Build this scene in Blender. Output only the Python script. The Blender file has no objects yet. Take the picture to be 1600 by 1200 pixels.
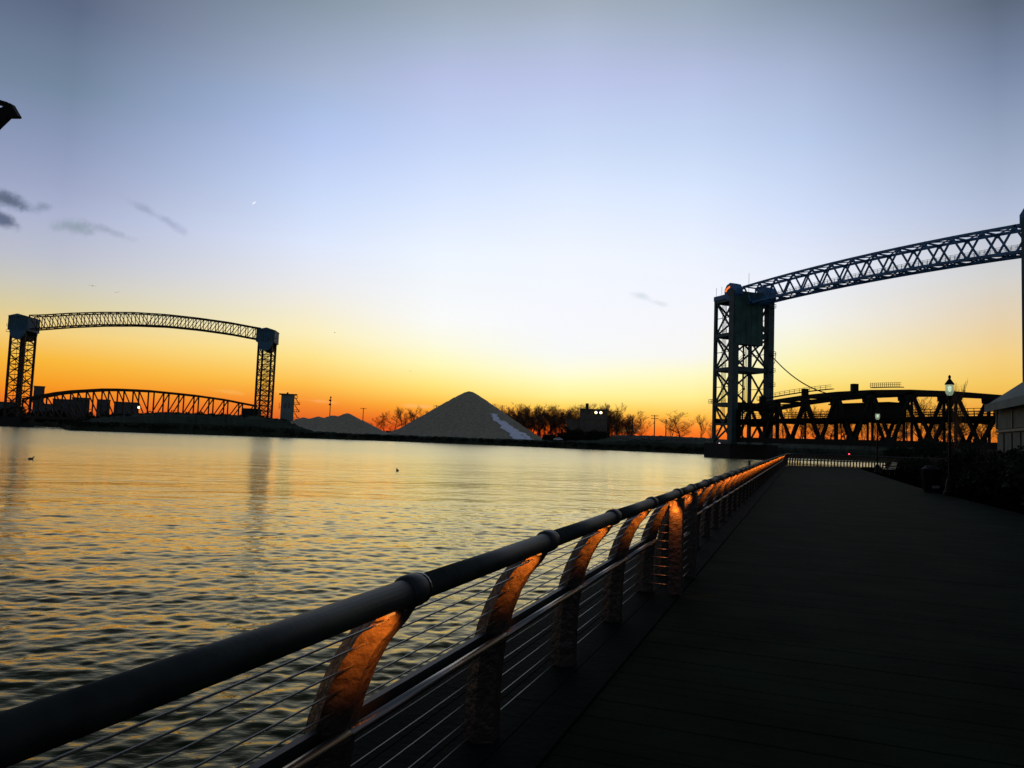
import bpy, math, random
import numpy as np
from mathutils import Vector, Matrix
from math import sin, cos, tan, radians, pi, hypot, atan2, exp
random.seed(7); rng = np.random.default_rng(5)
SC = bpy.context.scene
COL = SC.collection

# ------------------------------------------------------------------ camera
EYE = 1.55
YAW, PIT, ROL, FPX = radians(20.75), radians(4.0), radians(2.1), 1200.0
_f = Vector((-sin(YAW)*cos(PIT), cos(YAW)*cos(PIT), sin(PIT)))
_r = Vector((cos(YAW), sin(YAW), 0)); _u = _r.cross(_f)
_R = cos(ROL)*_r + sin(ROL)*_u; _U = cos(ROL)*_u - sin(ROL)*_r
cam_d = bpy.data.cameras.new('camera'); cam = bpy.data.objects.new('camera', cam_d); COL.objects.link(cam)
cam.matrix_world = Matrix(((_R.x, _U.x, -_f.x, 0), (_R.y, _U.y, -_f.y, 0), (_R.z, _U.z, -_f.z, EYE), (0, 0, 0, 1)))
cam_d.sensor_width = 36; cam_d.lens = 27; cam_d.clip_start = 0.05; cam_d.clip_end = 20000
SC.camera = cam

# ------------------------------------------------------------------ view settings
SC.view_settings.view_transform = 'Standard'; SC.view_settings.look = 'None'
SC.view_settings.exposure = 0; SC.view_settings.gamma = 1; SC.view_settings.use_curve_mapping = False

# surveying helpers: a sight line in the photograph and a distance on the ground give a place
def ray(px, py): return _f + (px-800)/FPX*_R + (600-py)/FPX*_U
def horizon(px): return 600 + (_f.z + (px-800)/FPX*_R.z)*FPX/_U.z
def G(px, dist):                                   # ground place at horizontal range dist
    d = ray(px, horizon(px)); k = dist/hypot(d.x, d.y); return Vector((d.x*k, d.y*k, 0))
def Zat(px, py, dist):                             # height seen at py, at range dist
    d = ray(px, py); return EYE + d.z*dist/hypot(d.x, d.y)
def atZ(px, py, z):
    d = ray(px, py); t = (z-EYE)/d.z; return Vector((d.x*t, d.y*t, z))
def depth_m(px, dist): return dist*cos(math.atan((px-800)/FPX))/FPX     # metres per pixel

def lin(c):
    return tuple(((v/255)/12.92 if v/255 <= 0.04045 else ((v/255+0.055)/1.055)**2.4) for v in c) + (1,)

# ------------------------------------------------------------------ sky (dusk)
SUN_AZ = atan2(ray(957, horizon(957)).x, ray(957, horizon(957)).y)      # azimuth from +Y towards +X
world = bpy.data.worlds.new('World'); SC.world = world; world.use_nodes = True
nt = world.node_tree; nt.nodes.clear()
def N(t, **k):
    n = nt.nodes.new(t)
    for a, b in k.items(): setattr(n, a, b)
    return n
def L(a, b): nt.links.new(a, b)
def M(op, a, b=None, c=None, clamp=False):
    n = N('ShaderNodeMath', operation=op, use_clamp=clamp)
    for i, v in enumerate((a, b, c)):
        if v is None: continue
        if isinstance(v, (int, float)): n.inputs[i].default_value = v
        else: L(v, n.inputs[i])
    return n.outputs[0]
tc = N('ShaderNodeTexCoord'); sep = N('ShaderNodeSeparateXYZ'); L(tc.outputs['Generated'], sep.inputs[0])
AZ = M('MULTIPLY', M('ARCTAN2', sep.outputs[0], sep.outputs[1]), 180/pi)     # degrees
EL = M('MULTIPLY', M('ARCSINE', sep.outputs[2]), 180/pi)
def azel(px, py):
    d = ray(px, py).normalized(); return math.degrees(atan2(d.x, d.y)), math.degrees(math.asin(d.z))
SKY = {   # sight column: (row, colour) read off the sky
 80: [(0,(84,102,118)),(66,(98,119,135)),(130,(112,132,156)),(200,(132,146,178)),(270,(150,160,192)),(340,(170,178,206)),(400,(186,190,204)),(440,(200,198,190)),(480,(218,205,160)),(520,(243,207,126)),(560,(248,186,62)),(600,(246,156,36)),(630,(240,116,34)),(655,(215,80,25))],
 480: [(0,(124,145,152)),(110,(152,171,190)),(165,(163,183,220)),(220,(176,193,234)),(300,(193,210,242)),(380,(214,224,246)),(450,(233,232,232)),(520,(251,238,188)),(560,(253,224,134)),(600,(252,190,74)),(630,(245,138,46)),(665,(218,78,32))],
 680: [(0,(140,158,164)),(60,(154,173,188)),(120,(168,183,212)),(220,(186,203,238)),(300,(205,219,247)),(400,(228,236,250)),(500,(246,247,246)),(540,(251,250,222)),(570,(252,248,185)),(600,(252,230,130)),(615,(252,213,102)),(635,(252,178,58)),(655,(243,120,34)),(678,(228,76,26))],
 880: [(0,(150,167,172)),(60,(163,181,198)),(120,(174,189,217)),(220,(194,211,241)),(300,(214,227,251)),(400,(234,240,252)),(500,(242,245,252)),(550,(244,248,248)),(580,(250,251,222)),(600,(253,249,186)),(620,(255,238,148)),(634,(255,215,100)),(652,(252,150,42)),(668,(242,95,28)),(686,(234,62,22))],
 1080: [(0,(138,158,166)),(60,(152,170,186)),(120,(168,184,210)),(220,(188,206,236)),(300,(208,222,248)),(400,(228,235,249)),(500,(241,243,249)),(555,(245,246,244)),(585,(250,249,200)),(620,(253,238,148)),(648,(253,198,82)),(672,(249,130,42)),(694,(234,86,28))],
 1250: [(0,(120,140,150)),(110,(154,173,194)),(220,(178,196,228)),(330,(202,215,242)),(440,(226,231,243)),(500,(241,242,238)),(540,(247,244,208)),(580,(251,240,160)),(605,(251,222,118)),(640,(250,180,68)),(670,(244,130,42)),(698,(232,90,28))],
 1560: [(0,(82,100,110)),(110,(112,132,152)),(220,(148,163,190)),(330,(176,188,214)),(430,(207,206,204)),(500,(228,207,172)),(560,(244,207,128)),(600,(243,197,92)),(650,(236,155,50)),(708,(226,100,30))],
}
zen = (84, 98, 118)
cols = []
GAIN = {80: 2, 480: 7, 680: 9, 880: 6, 1080: 8, 1250: 7, 1560: 3}
for px in sorted(SKY):
    st = [(azel(px, y)[1], tuple(min(255, v+(GAIN[px] if y < 450 else GAIN[px]*.3*(y < 520))+((6, 1, 10)[k] if y < 130 else 0)) for k, v in enumerate(c))) for y, c in SKY[px]]
    a = azel(px, 560)[0]
    st = sorted(st); t = st[-1]
    st += [(t[0]+9, tuple(int(v*.72) for v in t[1])), (60, zen), (90, (76, 90, 112))]
    cols.append((a, st))
def dusk(hc, top, a): return (a, [(0, hc), (4, tuple(int(.8*v+.2*w) for v, w in zip(hc, top))), (14, top), (40, tuple(int(v*.8) for v in top)), (90, (76, 90, 112))])
cols = [dusk((104, 100, 116), (100, 110, 134), -178), dusk((118, 104, 106), (102, 114, 136), -120), dusk((176, 120, 84), (98, 112, 134), -78)] + cols + \
       [dusk((190, 132, 88), (100, 118, 140), 50), dusk((118, 104, 106), (100, 112, 134), 100), dusk((104, 100, 116), (100, 110, 134), 178)]
elf = M('DIVIDE', EL, 90, clamp=True)
cur = None; prev_a = None
for a, st in cols:
    r = N('ShaderNodeValToRGB'); cr = r.color_ramp; cr.interpolation = 'LINEAR'
    while len(cr.elements) > 1: cr.elements.remove(cr.elements[0])
    cr.elements[0].position = max(0, st[0][0])/90; cr.elements[0].color = lin(st[0][1])
    for e, c in st[1:]:
        el = cr.elements.new(max(0, e)/90); el.color = lin(c)
    L(elf, r.inputs[0])
    if cur is None: cur = r.outputs[0]
    else:
        mr = N('ShaderNodeMapRange', interpolation_type='SMOOTHSTEP' if abs(a) > 40 or abs(prev_a) > 60 else 'LINEAR'); mr.clamp = True
        L(AZ, mr.inputs[0]); mr.inputs[1].default_value = prev_a; mr.inputs[2].default_value = a
        mx = N('ShaderNodeMix', data_type='RGBA'); L(mr.outputs[0], mx.inputs['Factor']); L(cur, mx.inputs['A']); L(r.outputs[0], mx.inputs['B'])
        cur = mx.outputs['Result']
    prev_a = a
# clouds: soft ragged wisps
vec = N('ShaderNodeCombineXYZ'); L(AZ, vec.inputs[0]); L(EL, vec.inputs[1])
nz = N('ShaderNodeTexNoise'); nz.inputs['Scale'].default_value = .75; nz.inputs['Detail'].default_value = 6; nz.inputs['Roughness'].default_value = .62
L(vec.outputs[0], nz.inputs['Vector'])
def cloud(base, px, py, wpx, hpx, rot, colr, dens):
    a, e = azel(px, py)
    sx = wpx/FPX*180/pi/2*cos(math.atan((px-800)/FPX))**1.2; sy = hpx/FPX*180/pi/2*.85
    s = N('ShaderNodeVectorMath', operation='SUBTRACT'); L(vec.outputs[0], s.inputs[0]); s.inputs[1].default_value = (a, e, 0)
    ro = N('ShaderNodeVectorRotate', rotation_type='Z_AXIS'); L(s.outputs[0], ro.inputs[0]); ro.inputs['Angle'].default_value = radians(rot)
    m = N('ShaderNodeVectorMath', operation='DIVIDE'); L(ro.outputs[0], m.inputs[0]); m.inputs[1].default_value = (sx, sy, 1)
    ln = N('ShaderNodeVectorMath', operation='LENGTH'); L(m.outputs[0], ln.inputs[0])
    v = M('SUBTRACT', M('MULTIPLY', nz.outputs[0], 2.6), ln.outputs['Value'])       # ragged ellipse
    mr = N('ShaderNodeMapRange', interpolation_type='SMOOTHSTEP'); L(v, mr.inputs[0])
    mr.inputs[1].default_value = -.05; mr.inputs[2].default_value = 1.35; mr.inputs[3].default_value = 0; mr.inputs[4].default_value = dens
    mx = N('ShaderNodeMix', data_type='RGBA'); L(mr.outputs[0], mx.inputs['Factor']); L(base, mx.inputs['A']); mx.inputs['B'].default_value = lin(colr)
    return mx.outputs['Result']
for c in [(8, 312, 70, 26, 18, (88, 100, 124), .85), (30, 318, 60, 22, 20, (88, 100, 124), .75), (6, 344, 52, 26, 22, (84, 94, 122), .9), (68, 323, 24, 16, 0, (120, 132, 152), .6),
          (120, 354, 62, 26, -8, (128, 146, 156), .65), (168, 360, 70, 15, 14, (140, 150, 172), .6), (232, 330, 66, 15, 20, (142, 150, 176), .55), (268, 350, 52, 16, 24, (150, 156, 190), .5),
          (1000, 462, 34, 14, 12, (205, 216, 226), .7), (1030, 474, 30, 10, 12, (212, 218, 230), .6),
          (355, 612, 60, 8, 4, (250, 185, 95), .5), (440, 612, 40, 6, 4, (252, 190, 100), .4), (660, 635, 60, 7, 0, (255, 190, 120), .5),
          (500, 627, 60, 6, 3, (252, 180, 110), .45), (982, 672, 40, 6, -3, (255, 205, 120), .8)]:
    cur = cloud(cur, *c)
# tiny vapour trail
def streak(base, px, py, ln_px, w_px, rot, colr):
    a, e = azel(px, py)
    s = N('ShaderNodeVectorMath', operation='SUBTRACT'); L(vec.outputs[0], s.inputs[0]); s.inputs[1].default_value = (a, e, 0)
    ro = N('ShaderNodeVectorRotate', rotation_type='Z_AXIS'); L(s.outputs[0], ro.inputs[0]); ro.inputs['Angle'].default_value = radians(rot)
    m = N('ShaderNodeVectorMath', operation='DIVIDE'); L(ro.outputs[0], m.inputs[0]); m.inputs[1].default_value = (ln_px*.024, w_px*.024, 1)
    l_ = N('ShaderNodeVectorMath', operation='LENGTH'); L(m.outputs[0], l_.inputs[0])
    mr = N('ShaderNodeMapRange'); L(l_.outputs['Value'], mr.inputs[0]); mr.inputs[1].default_value = 1.2; mr.inputs[2].default_value = .4
    mx = N('ShaderNodeMix', data_type='RGBA'); L(mr.outputs[0], mx.inputs['Factor']); L(base, mx.inputs['A']); mx.inputs['B'].default_value = lin(colr)
    return mx.outputs['Result']
cur = streak(cur, 397, 317, 7, 2.2, -40, (250, 250, 255))
# the ground side of the world is dark
mr = N('ShaderNodeMapRange'); L(EL, mr.inputs[0]); mr.inputs[1].default_value = -1.5; mr.inputs[2].default_value = -.3
mx = N('ShaderNodeMix', data_type='RGBA'); L(mr.outputs[0], mx.inputs['Factor']); mx.inputs['A'].default_value = (.01, .009, .008, 1); L(cur, mx.inputs['B'])
bg = N('ShaderNodeBackground'); L(mx.outputs['Result'], bg.inputs[0]); bg.inputs[1].default_value = 1.0
nish = N('ShaderNodeTexSky', sky_type='NISHITA'); nish.sun_disc = False; nish.sun_elevation = radians(.6); nish.sun_rotation = SUN_AZ
bg2 = N('ShaderNodeBackground'); L(nish.outputs[0], bg2.inputs[0]); bg2.inputs[1].default_value = 0.004
add = N('ShaderNodeAddShader'); L(bg.outputs[0], add.inputs[0]); L(bg2.outputs[0], add.inputs[1])
wo = N('ShaderNodeOutputWorld'); L(add.outputs[0], wo.inputs[0])

# sun: on the horizon, behind the far trees
sd = bpy.data.lights.new('sun', 'SUN'); sd.energy = .04; sd.angle = radians(3); sd.color = (1, .42, .12)
sun = bpy.data.objects.new('sun', sd); COL.objects.link(sun)
sv = Vector((sin(SUN_AZ)*cos(radians(.35)), cos(SUN_AZ)*cos(radians(.35)), sin(radians(.35))))
sun.rotation_euler = sv.to_track_quat('Z', 'Y').to_euler()

# ------------------------------------------------------------------ materials
def mat(name, c, rough=.7, metal=0, var=.35, scale=3, bump=0, bscale=20, c2=None, emit=None, es=1, spec=.5, bd=.02):
    m = bpy.data.materials.new(name); m.use_nodes = True; t = m.node_tree; b = t.nodes['Principled BSDF']
    b.inputs['Roughness'].default_value = rough; b.inputs['Metallic'].default_value = metal; b.inputs['Specular IOR Level'].default_value = spec
    tcn = t.nodes.new('ShaderNodeTexCoord'); n = t.nodes.new('ShaderNodeTexNoise'); n.inputs['Scale'].default_value = scale; n.inputs['Detail'].default_value = 6
    geo = t.nodes.new('ShaderNodeNewGeometry'); t.links.new(geo.outputs['Position'], n.inputs['Vector'])
    r = t.nodes.new('ShaderNodeValToRGB'); t.links.new(n.outputs[0], r.inputs[0])
    r.color_ramp.elements[0].position = .3; r.color_ramp.elements[1].position = .7
    lo = c2 if c2 else tuple(v*(1-var) for v in c)
    r.color_ramp.elements[0].color = (*lo, 1); r.color_ramp.elements[1].color = (*[min(1, v*(1+var*.6)) for v in c], 1)
    t.links.new(r.outputs[0], b.inputs['Base Color'])
    if bump:
        n2 = t.nodes.new('ShaderNodeTexNoise'); n2.inputs['Scale'].default_value = bscale; n2.inputs['Detail'].default_value = 4
        t.links.new(geo.outputs['Position'], n2.inputs['Vector'])
        bu = t.nodes.new('ShaderNodeBump'); bu.inputs['Strength'].default_value = bump; bu.inputs['Distance'].default_value = bd
        t.links.new(n2.outputs[0], bu.inputs['Height']); t.links.new(bu.outputs[0], b.inputs['Normal'])
    if emit:
        b.inputs['Emission Color'].default_value = (*emit, 1); b.inputs['Emission Strength'].default_value = es
    return m
MT = dict(
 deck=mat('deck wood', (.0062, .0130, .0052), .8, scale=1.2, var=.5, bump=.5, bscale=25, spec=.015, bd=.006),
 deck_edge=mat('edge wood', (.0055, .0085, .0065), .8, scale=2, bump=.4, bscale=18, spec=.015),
 post=mat('hammered steel', (.040, .031, .022), .38, .15, scale=14, bump=1.0, bscale=24, bd=.016, spec=.35),
 rail=mat('weathered pipe', (.018, .024, .018), .6, .1, var=.6, spec=.25, scale=9, bump=.25, bscale=60, bd=.004),
 collar=mat('dark collar', (.018, .02, .018), .55, .1, spec=.3, scale=10),
 steel=mat('stainless', (.26, .24, .21), .36, 1, scale=5, var=.15),
 cable=mat('cable steel', (.22, .21, .18), .4, 1, scale=5, var=.2),
 tower=mat('bridge paint', (.030, .075, .070), .6, .0, scale=.6, var=.5, bump=.3, bscale=3),
 head_blue=mat('blue housing paint', (.055, .15, .215), .75, .0, scale=.5, var=.3),
 tower_blue=mat('blue bridge paint', (.045, .17, .33), .6, .0, scale=.5, var=.35),
 span=mat('dark bridge steel', (.010, .012, .009), .75, 0, scale=.6, var=.4, spec=.2),
 iron=mat('rusty bridge steel', (.045, .034, .022), .75, 0, scale=.4, var=.4, spec=.2),
 ctw=mat('counterweight concrete', (.045, .12, .095), .8, 0, scale=.3, var=.45, bump=.3, bscale=2),
 gravel=mat('gravel', (.36, .32, .21), .95, 0, scale=.8, var=.28, bump=.6, bscale=2.2, spec=.1, bd=.4),
 snow=mat('old snow', (.88, .88, .98), .8, 0, scale=.6, var=.12),
 bank=mat('bank earth', (.026, .036, .019), .95, 0, scale=.08, var=.5, bump=.5, bscale=.6, spec=.1, bd=.5),
 yard=mat('yard earth', (.16, .15, .11), .95, 0, scale=.12, var=.4, spec=.1),
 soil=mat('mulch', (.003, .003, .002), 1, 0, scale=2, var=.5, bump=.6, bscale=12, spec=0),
 conc=mat('concrete', (.16, .16, .14), .85, 0, scale=1.2, var=.3, bump=.3, bscale=12),
 wall_dark=mat('dark seawall', (.014, .015, .012), .9, 0, scale=.8, var=.4),
 bark=mat('bark', (.055, .040, .025), .9, 0, scale=4, var=.4),
 twig=mat('twigs', (.13, .065, .026), .9, 0, scale=.4, var=.4),
 leaf=mat('evergreen leaf', (.014, .020, .010), .9, 0, scale=1.2, var=.5, spec=.1),
 brick=mat('old brick', (.11, .10, .065), .9, 0, scale=.5, var=.35),
 block=mat('grey block wall', (.07, .085, .08), .9, 0, scale=.1, var=.3),
 dark=mat('black paint', (.006, .006, .006), .6, 0, scale=6, var=.3, spec=.12),
 silo=mat('pale control house', (.16, .22, .19), .8, 0, scale=.3, var=.25),
 siding=mat('shed siding', (.065, .088, .060), .85, 0, scale=1.5, var=.35, bump=.3, bscale=10),
 shroof=mat('shed roof', (.10, .14, .12), .85, 0, scale=1.0, var=.3),
 trim=mat('shed trim', (.17, .16, .11), .8, 0, scale=3, var=.2),
 benchw=mat('bench slat', (.20, .19, .12), .6, 0, scale=4, var=.2),
 white=mat('white paint', (.75, .75, .72), .5, 0, scale=2, var=.1),
 pole=mat('pole wood', (.05, .04, .03), .9, 0, scale=1, var=.3),
 tyre=mat('rubber', (.02, .02, .02), .9),
 carglass=mat('car glass', (.03, .035, .04), .1, 0),
 bird=mat('bird feathers', (.05, .05, .05), .8, 0, scale=20),
 pane=mat('window pane', (.05, .06, .07), .12, 0),
)
def emis(name, c, s):
    m = bpy.data.materials.new(name); m.use_nodes = True; t = m.node_tree; t.nodes.clear()
    e = t.nodes.new('ShaderNodeEmission'); e.inputs[0].default_value = (*c, 1); e.inputs[1].default_value = s
    n = t.nodes.new('ShaderNodeTexNoise'); n.inputs['Scale'].default_value = 9
    mr_ = t.nodes.new('ShaderNodeMapRange'); mr_.inputs[3].default_value = s*.7; mr_.inputs[4].default_value = s*1.3
    t.links.new(n.outputs[0], mr_.inputs[0]); t.links.new(mr_.outputs[0], e.inputs[1])
    o = t.nodes.new('ShaderNodeOutputMaterial'); t.links.new(e.outputs[0], o.inputs[0]); return m
MT['amber'] = emis('amber lens', (1, .30, .05), .8)
MT['warm_glow'] = emis('warm glow', (1, .72, .35), 6)
MT['orange_glow'] = emis('orange glow', (1, .18, .04), 1.3)
MT['red_light'] = emis('red lamp', (1, .05, .1), 3)
MT['pink_light'] = emis('small pale lamp', (1, .7, .7), 1.6)
MT['bulb'] = emis('bulb', (.8, 1, .72), 1.5)
def lantern_glass():
    m = bpy.data.materials.new('frosted lantern glass'); m.use_nodes = True; b = m.node_tree.nodes['Principled BSDF']
    t = m.node_tree
    b.inputs['Base Color'].default_value = (.55, .62, .5, 1); b.inputs['Roughness'].default_value = .35
    b.inputs['Emission Color'].default_value = (.62, .78, .55, 1); b.inputs['Emission Strength'].default_value = .22
    n = t.nodes.new('ShaderNodeTexNoise'); n.inputs['Scale'].default_value = 6
    r = t.nodes.new('ShaderNodeMapRange'); r.inputs[3].default_value = .45; r.inputs[4].default_value = .8
    t.links.new(n.outputs[0], r.inputs[0]); t.links.new(r.outputs[0], b.inputs['Alpha'])
    return m
MT['lglass'] = lantern_glass()

# ------------------------------------------------------------------ mesh helpers
class MB:
    def __init__(s): s.v = []; s.f = []
    def add(s, vs, fs):
        n = len(s.v); s.v += [tuple(p) for p in vs]; s.f += [tuple(i+n for i in f) for f in fs]
    def box(s, x0, x1, y0, y1, z0, z1):
        s.add([(x0,y0,z0),(x1,y0,z0),(x1,y1,z0),(x0,y1,z0),(x0,y0,z1),(x1,y0,z1),(x1,y1,z1),(x0,y1,z1)],
              [(0,3,2,1),(4,5,6,7),(0,1,5,4),(1,2,6,5),(2,3,7,6),(3,0,4,7)])
    def beam(s, a, b, w, h=None, up=(0,0,1)):
        a = Vector(a); b = Vector(b); h = h or w; d = (b-a).normalized(); u = Vector(up)
        if abs(d.dot(u)) > .98: u = Vector((1,.3,0)).normalized()
        x = d.cross(u).normalized(); y = x.cross(d)
        vs = [p + x*sx*w/2 + y*sy*h/2 for p in (a, b) for sx, sy in ((-1,-1),(1,-1),(1,1),(-1,1))]
        s.add(vs, [(0,1,2,3),(7,6,5,4),(0,4,5,1),(1,5,6,2),(2,6,7,3),(3,7,4,0)])
    def tube(s, pts, r, n=8, cap=True):
        pts = [Vector(p) for p in pts]; rs = r if isinstance(r, (list, tuple)) else [r]*len(pts); base = len(s.v); u = None
        for i, p in enumerate(pts):
            d = (pts[min(i+1, len(pts)-1)] - pts[max(i-1, 0)]).normalized()
            if u is None: u = d.orthogonal().normalized()
            else:
                u = (u - d*u.dot(d)); u = u.normalized() if u.length > 1e-6 else d.orthogonal().normalized()
            w = d.cross(u)
            for k in range(n):
                a = 2*pi*k/n; s.v.append(tuple(p + (u*cos(a) + w*sin(a))*rs[i]))
        for i in range(len(pts)-1):
            for k in range(n):
                a = base+i*n+k; b = base+i*n+(k+1) % n; s.f.append((a, b, b+n, a+n))
        if cap:
            s.f.append(tuple(base+k for k in reversed(range(n)))); e = base+(len(pts)-1)*n; s.f.append(tuple(e+k for k in range(n)))
    def lathe(s, prof, c=(0,0,0), n=12):
        s.tube([(c[0], c[1], c[2]+z) for z, _ in prof], [max(r, .0005) for _, r in prof], n)
    def prism(s, poly, z0, z1):
        n = len(poly); s.add([(x, y, z0) for x, y in poly]+[(x, y, z1) for x, y in poly],
            [tuple(reversed(range(n))), tuple(range(n, 2*n))]+[(i, (i+1) % n, (i+1) % n+n, i+n) for i in range(n)])
    def plate(s, pts3, thick):                      # polygon in 3-D given thickness vector
        n = len(pts3); t = Vector(thick)/2
        s.add([Vector(p)-t for p in pts3]+[Vector(p)+t for p in pts3],
            [tuple(range(n)), tuple(reversed(range(n, 2*n)))]+[(i+n, (i+1) % n+n, (i+1) % n, i) for i in range(n)])
    def mesh(s, name, m, smooth=False):
        me = bpy.data.meshes.new(name); me.from_pydata(s.v, [], s.f)
        if m: me.materials.append(m)
        if smooth: me.polygons.foreach_set('use_smooth', [True]*len(me.polygons))
        me.update(); return me
def link(name, me, parent=None, loc=(0,0,0), **props):
    o = bpy.data.objects.new(name, me); COL.objects.link(o); o.location = loc
    if parent: o.parent = parent
    for k, v in props.items(): o[k] = v
    return o
def obj(name, mb, m, parent=None, smooth=False, loc=(0,0,0), **props):
    return link(name, mb.mesh(name, m, smooth), parent, loc, **props)
def thing(name, label, cat, loc=(0,0,0), group=None, rz=0):
    o = link(name, None, None, loc, label=label, category=cat); o.rotation_euler.z = rz
    o.empty_display_size = .5
    if group: o['group'] = group
    return o
def copy_tree(o, parent=None):
    c = o.copy(); COL.objects.link(c); c.parent = parent
    for ch in list(o.children): copy_tree(ch, c)
    return c
_ub = MB(); _ub.box(-.5, .5, -.5, .5, -.5, .5)
UNIT = {}
def piece(name, m, a, b, w, h, parent, base, up=(0,0,1)):       # one steel member: shared unit beam, own object
    key = m.name
    if key not in UNIT: UNIT[key] = _ub.mesh('beam', m)
    a = Vector(a); b = Vector(b); d = b-a; ln = d.length; d.normalize(); u = Vector(up)
    if abs(d.dot(u)) > .98: u = Vector((1,.3,0)).normalized()
    x = d.cross(u).normalized(); y = x.cross(d)
    o = bpy.data.objects.new(name, UNIT[key]); COL.objects.link(o); o.parent = parent
    R_ = Matrix((x, d, y)).transposed().to_4x4()
    o.matrix_local = Matrix.Translation((a+b)/2 - Vector(base)) @ R_ @ Matrix.Diagonal((w, ln, h, 1))
    return o

# ------------------------------------------------------------------ water: real waves, finer near the quay
WZ = -2.45
def make_river():
    az = np.radians(np.concatenate([np.linspace(-180, -62, 60, endpoint=False), np.linspace(-62, 12, 1050, endpoint=False), np.linspace(12, 180, 80)]))
    r = [0.6]
    while r[-1] < 420: r.append(r[-1]*(1.05 if r[-1] < 2.2 else 1.004 if r[-1] < 45 else 1.009))
    r += [470, 540, 640, 800, 1100, 1600, 2500, 4500, 9000]
    r = np.array(r); nA, nR = len(az), len(r)
    RR, AA = np.meshgrid(r, az, indexing='ij'); X = RR*np.sin(AA); Y = RR*np.cos(AA)
    sp = np.maximum(np.gradient(r)[:, None], RR*np.radians(.075))
    Z = np.zeros_like(X); ripple = .45+.75*(.5+.5*np.sin(X*.045+1.3*np.sin(Y*.03))*np.sin(Y*.05+.8*np.sin(X*.06+1)))
    wind = radians(-32)
    n = 64
    for i in range(n):
        lam = .20*(15 ** ((i+rng.random())/n)); k = 2*pi/lam
        th = wind + rng.normal(0, .8); ph = rng.random()*2*pi
        s = .006 if lam > 1.5 else .015 if lam > .75 else .026; A = s*lam/(2*pi)
        att = np.clip((lam/sp-1.8)/2, 0, 1)
        w = k*(X*np.sin(th)+Y*np.cos(th))+ph+.6*np.sin(.13*X+.17*Y+i)
        Z += A*att*np.sin(w)*(ripple if lam < 2 else 1)
    Z[RR > 450] = 0
    co = np.stack([X, Y, Z+WZ], -1).reshape(-1, 3).astype(np.float32)
    i, j = np.meshgrid(np.arange(nR-1), np.arange(nA-1), indexing='ij'); a = (i*nA+j).ravel()
    q = np.stack([a, a+1, a+nA+1, a+nA], -1)
    q = np.ascontiguousarray(q).astype(np.int32)
    me = bpy.data.meshes.new('river'); me.vertices.add(len(co)); me.vertices.foreach_set('co', co.ravel())
    me.loops.add(q.size); me.loops.foreach_set('vertex_index', q.ravel())
    me.polygons.add(len(q)); me.polygons.foreach_set('loop_start', np.arange(0, q.size, 4, dtype=np.int32))
    me.polygons.foreach_set('use_smooth', np.ones(len(q), bool)); me.update(); me.validate()
    m = bpy.data.materials.new('river water'); m.use_nodes = True; t = m.node_tree; t.nodes.clear()
    dif = t.nodes.new('ShaderNodeBsdfDiffuse'); dif.inputs[0].default_value = (.010, .018, .008, 1)
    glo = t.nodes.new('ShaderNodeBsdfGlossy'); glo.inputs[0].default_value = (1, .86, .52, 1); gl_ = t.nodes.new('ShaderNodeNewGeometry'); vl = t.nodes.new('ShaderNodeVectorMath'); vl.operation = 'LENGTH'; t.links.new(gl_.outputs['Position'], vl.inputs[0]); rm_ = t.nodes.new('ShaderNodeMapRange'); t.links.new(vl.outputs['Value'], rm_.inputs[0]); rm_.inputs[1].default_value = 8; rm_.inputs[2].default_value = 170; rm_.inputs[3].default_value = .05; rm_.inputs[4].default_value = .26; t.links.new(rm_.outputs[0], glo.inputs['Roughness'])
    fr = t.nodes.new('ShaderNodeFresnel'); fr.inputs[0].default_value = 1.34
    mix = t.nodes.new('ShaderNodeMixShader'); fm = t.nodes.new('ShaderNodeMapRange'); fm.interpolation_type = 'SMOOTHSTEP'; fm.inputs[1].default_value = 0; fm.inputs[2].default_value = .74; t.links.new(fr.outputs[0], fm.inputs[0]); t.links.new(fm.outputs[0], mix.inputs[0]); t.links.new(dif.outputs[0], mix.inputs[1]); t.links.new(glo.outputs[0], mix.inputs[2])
    ou = t.nodes.new('ShaderNodeOutputMaterial'); t.links.new(mix.outputs[0], ou.inputs[0])
    geo = t.nodes.new('ShaderNodeNewGeometry')
    prev = None
    for sc, rot, dist, st in ((6.0, -28, .012, .6), (1.8, -22, .03, .5), (.55, -34, .09, .55), (.2, -20, .25, .6), (.06, -30, .8, .4)):
        mp = t.nodes.new('ShaderNodeMapping'); mp.inputs['Rotation'].default_value = (0, 0, radians(rot)); mp2 = t.nodes.new('ShaderNodeMapping'); mp2.inputs['Scale'].default_value = (.65, 1.35, 1)
        t.links.new(geo.outputs['Position'], mp.inputs[0]); t.links.new(mp.outputs[0], mp2.inputs[0])
        nn = t.nodes.new('ShaderNodeTexNoise'); nn.inputs['Scale'].default_value = sc; nn.inputs['Detail'].default_value = 4; nn.inputs['Distortion'].default_value = .6
        t.links.new(mp2.outputs[0], nn.inputs['Vector'])
        bu = t.nodes.new('ShaderNodeBump'); bu.inputs['Strength'].default_value = st; bu.inputs['Distance'].default_value = dist
        t.links.new(nn.outputs[0], bu.inputs['Height'])
        if prev: t.links.new(prev, bu.inputs['Normal'])
        prev = bu.outputs[0]
    for q_ in (dif, glo, fr): t.links.new(prev, q_.inputs['Normal'])
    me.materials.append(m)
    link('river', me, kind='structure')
make_river()

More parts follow.
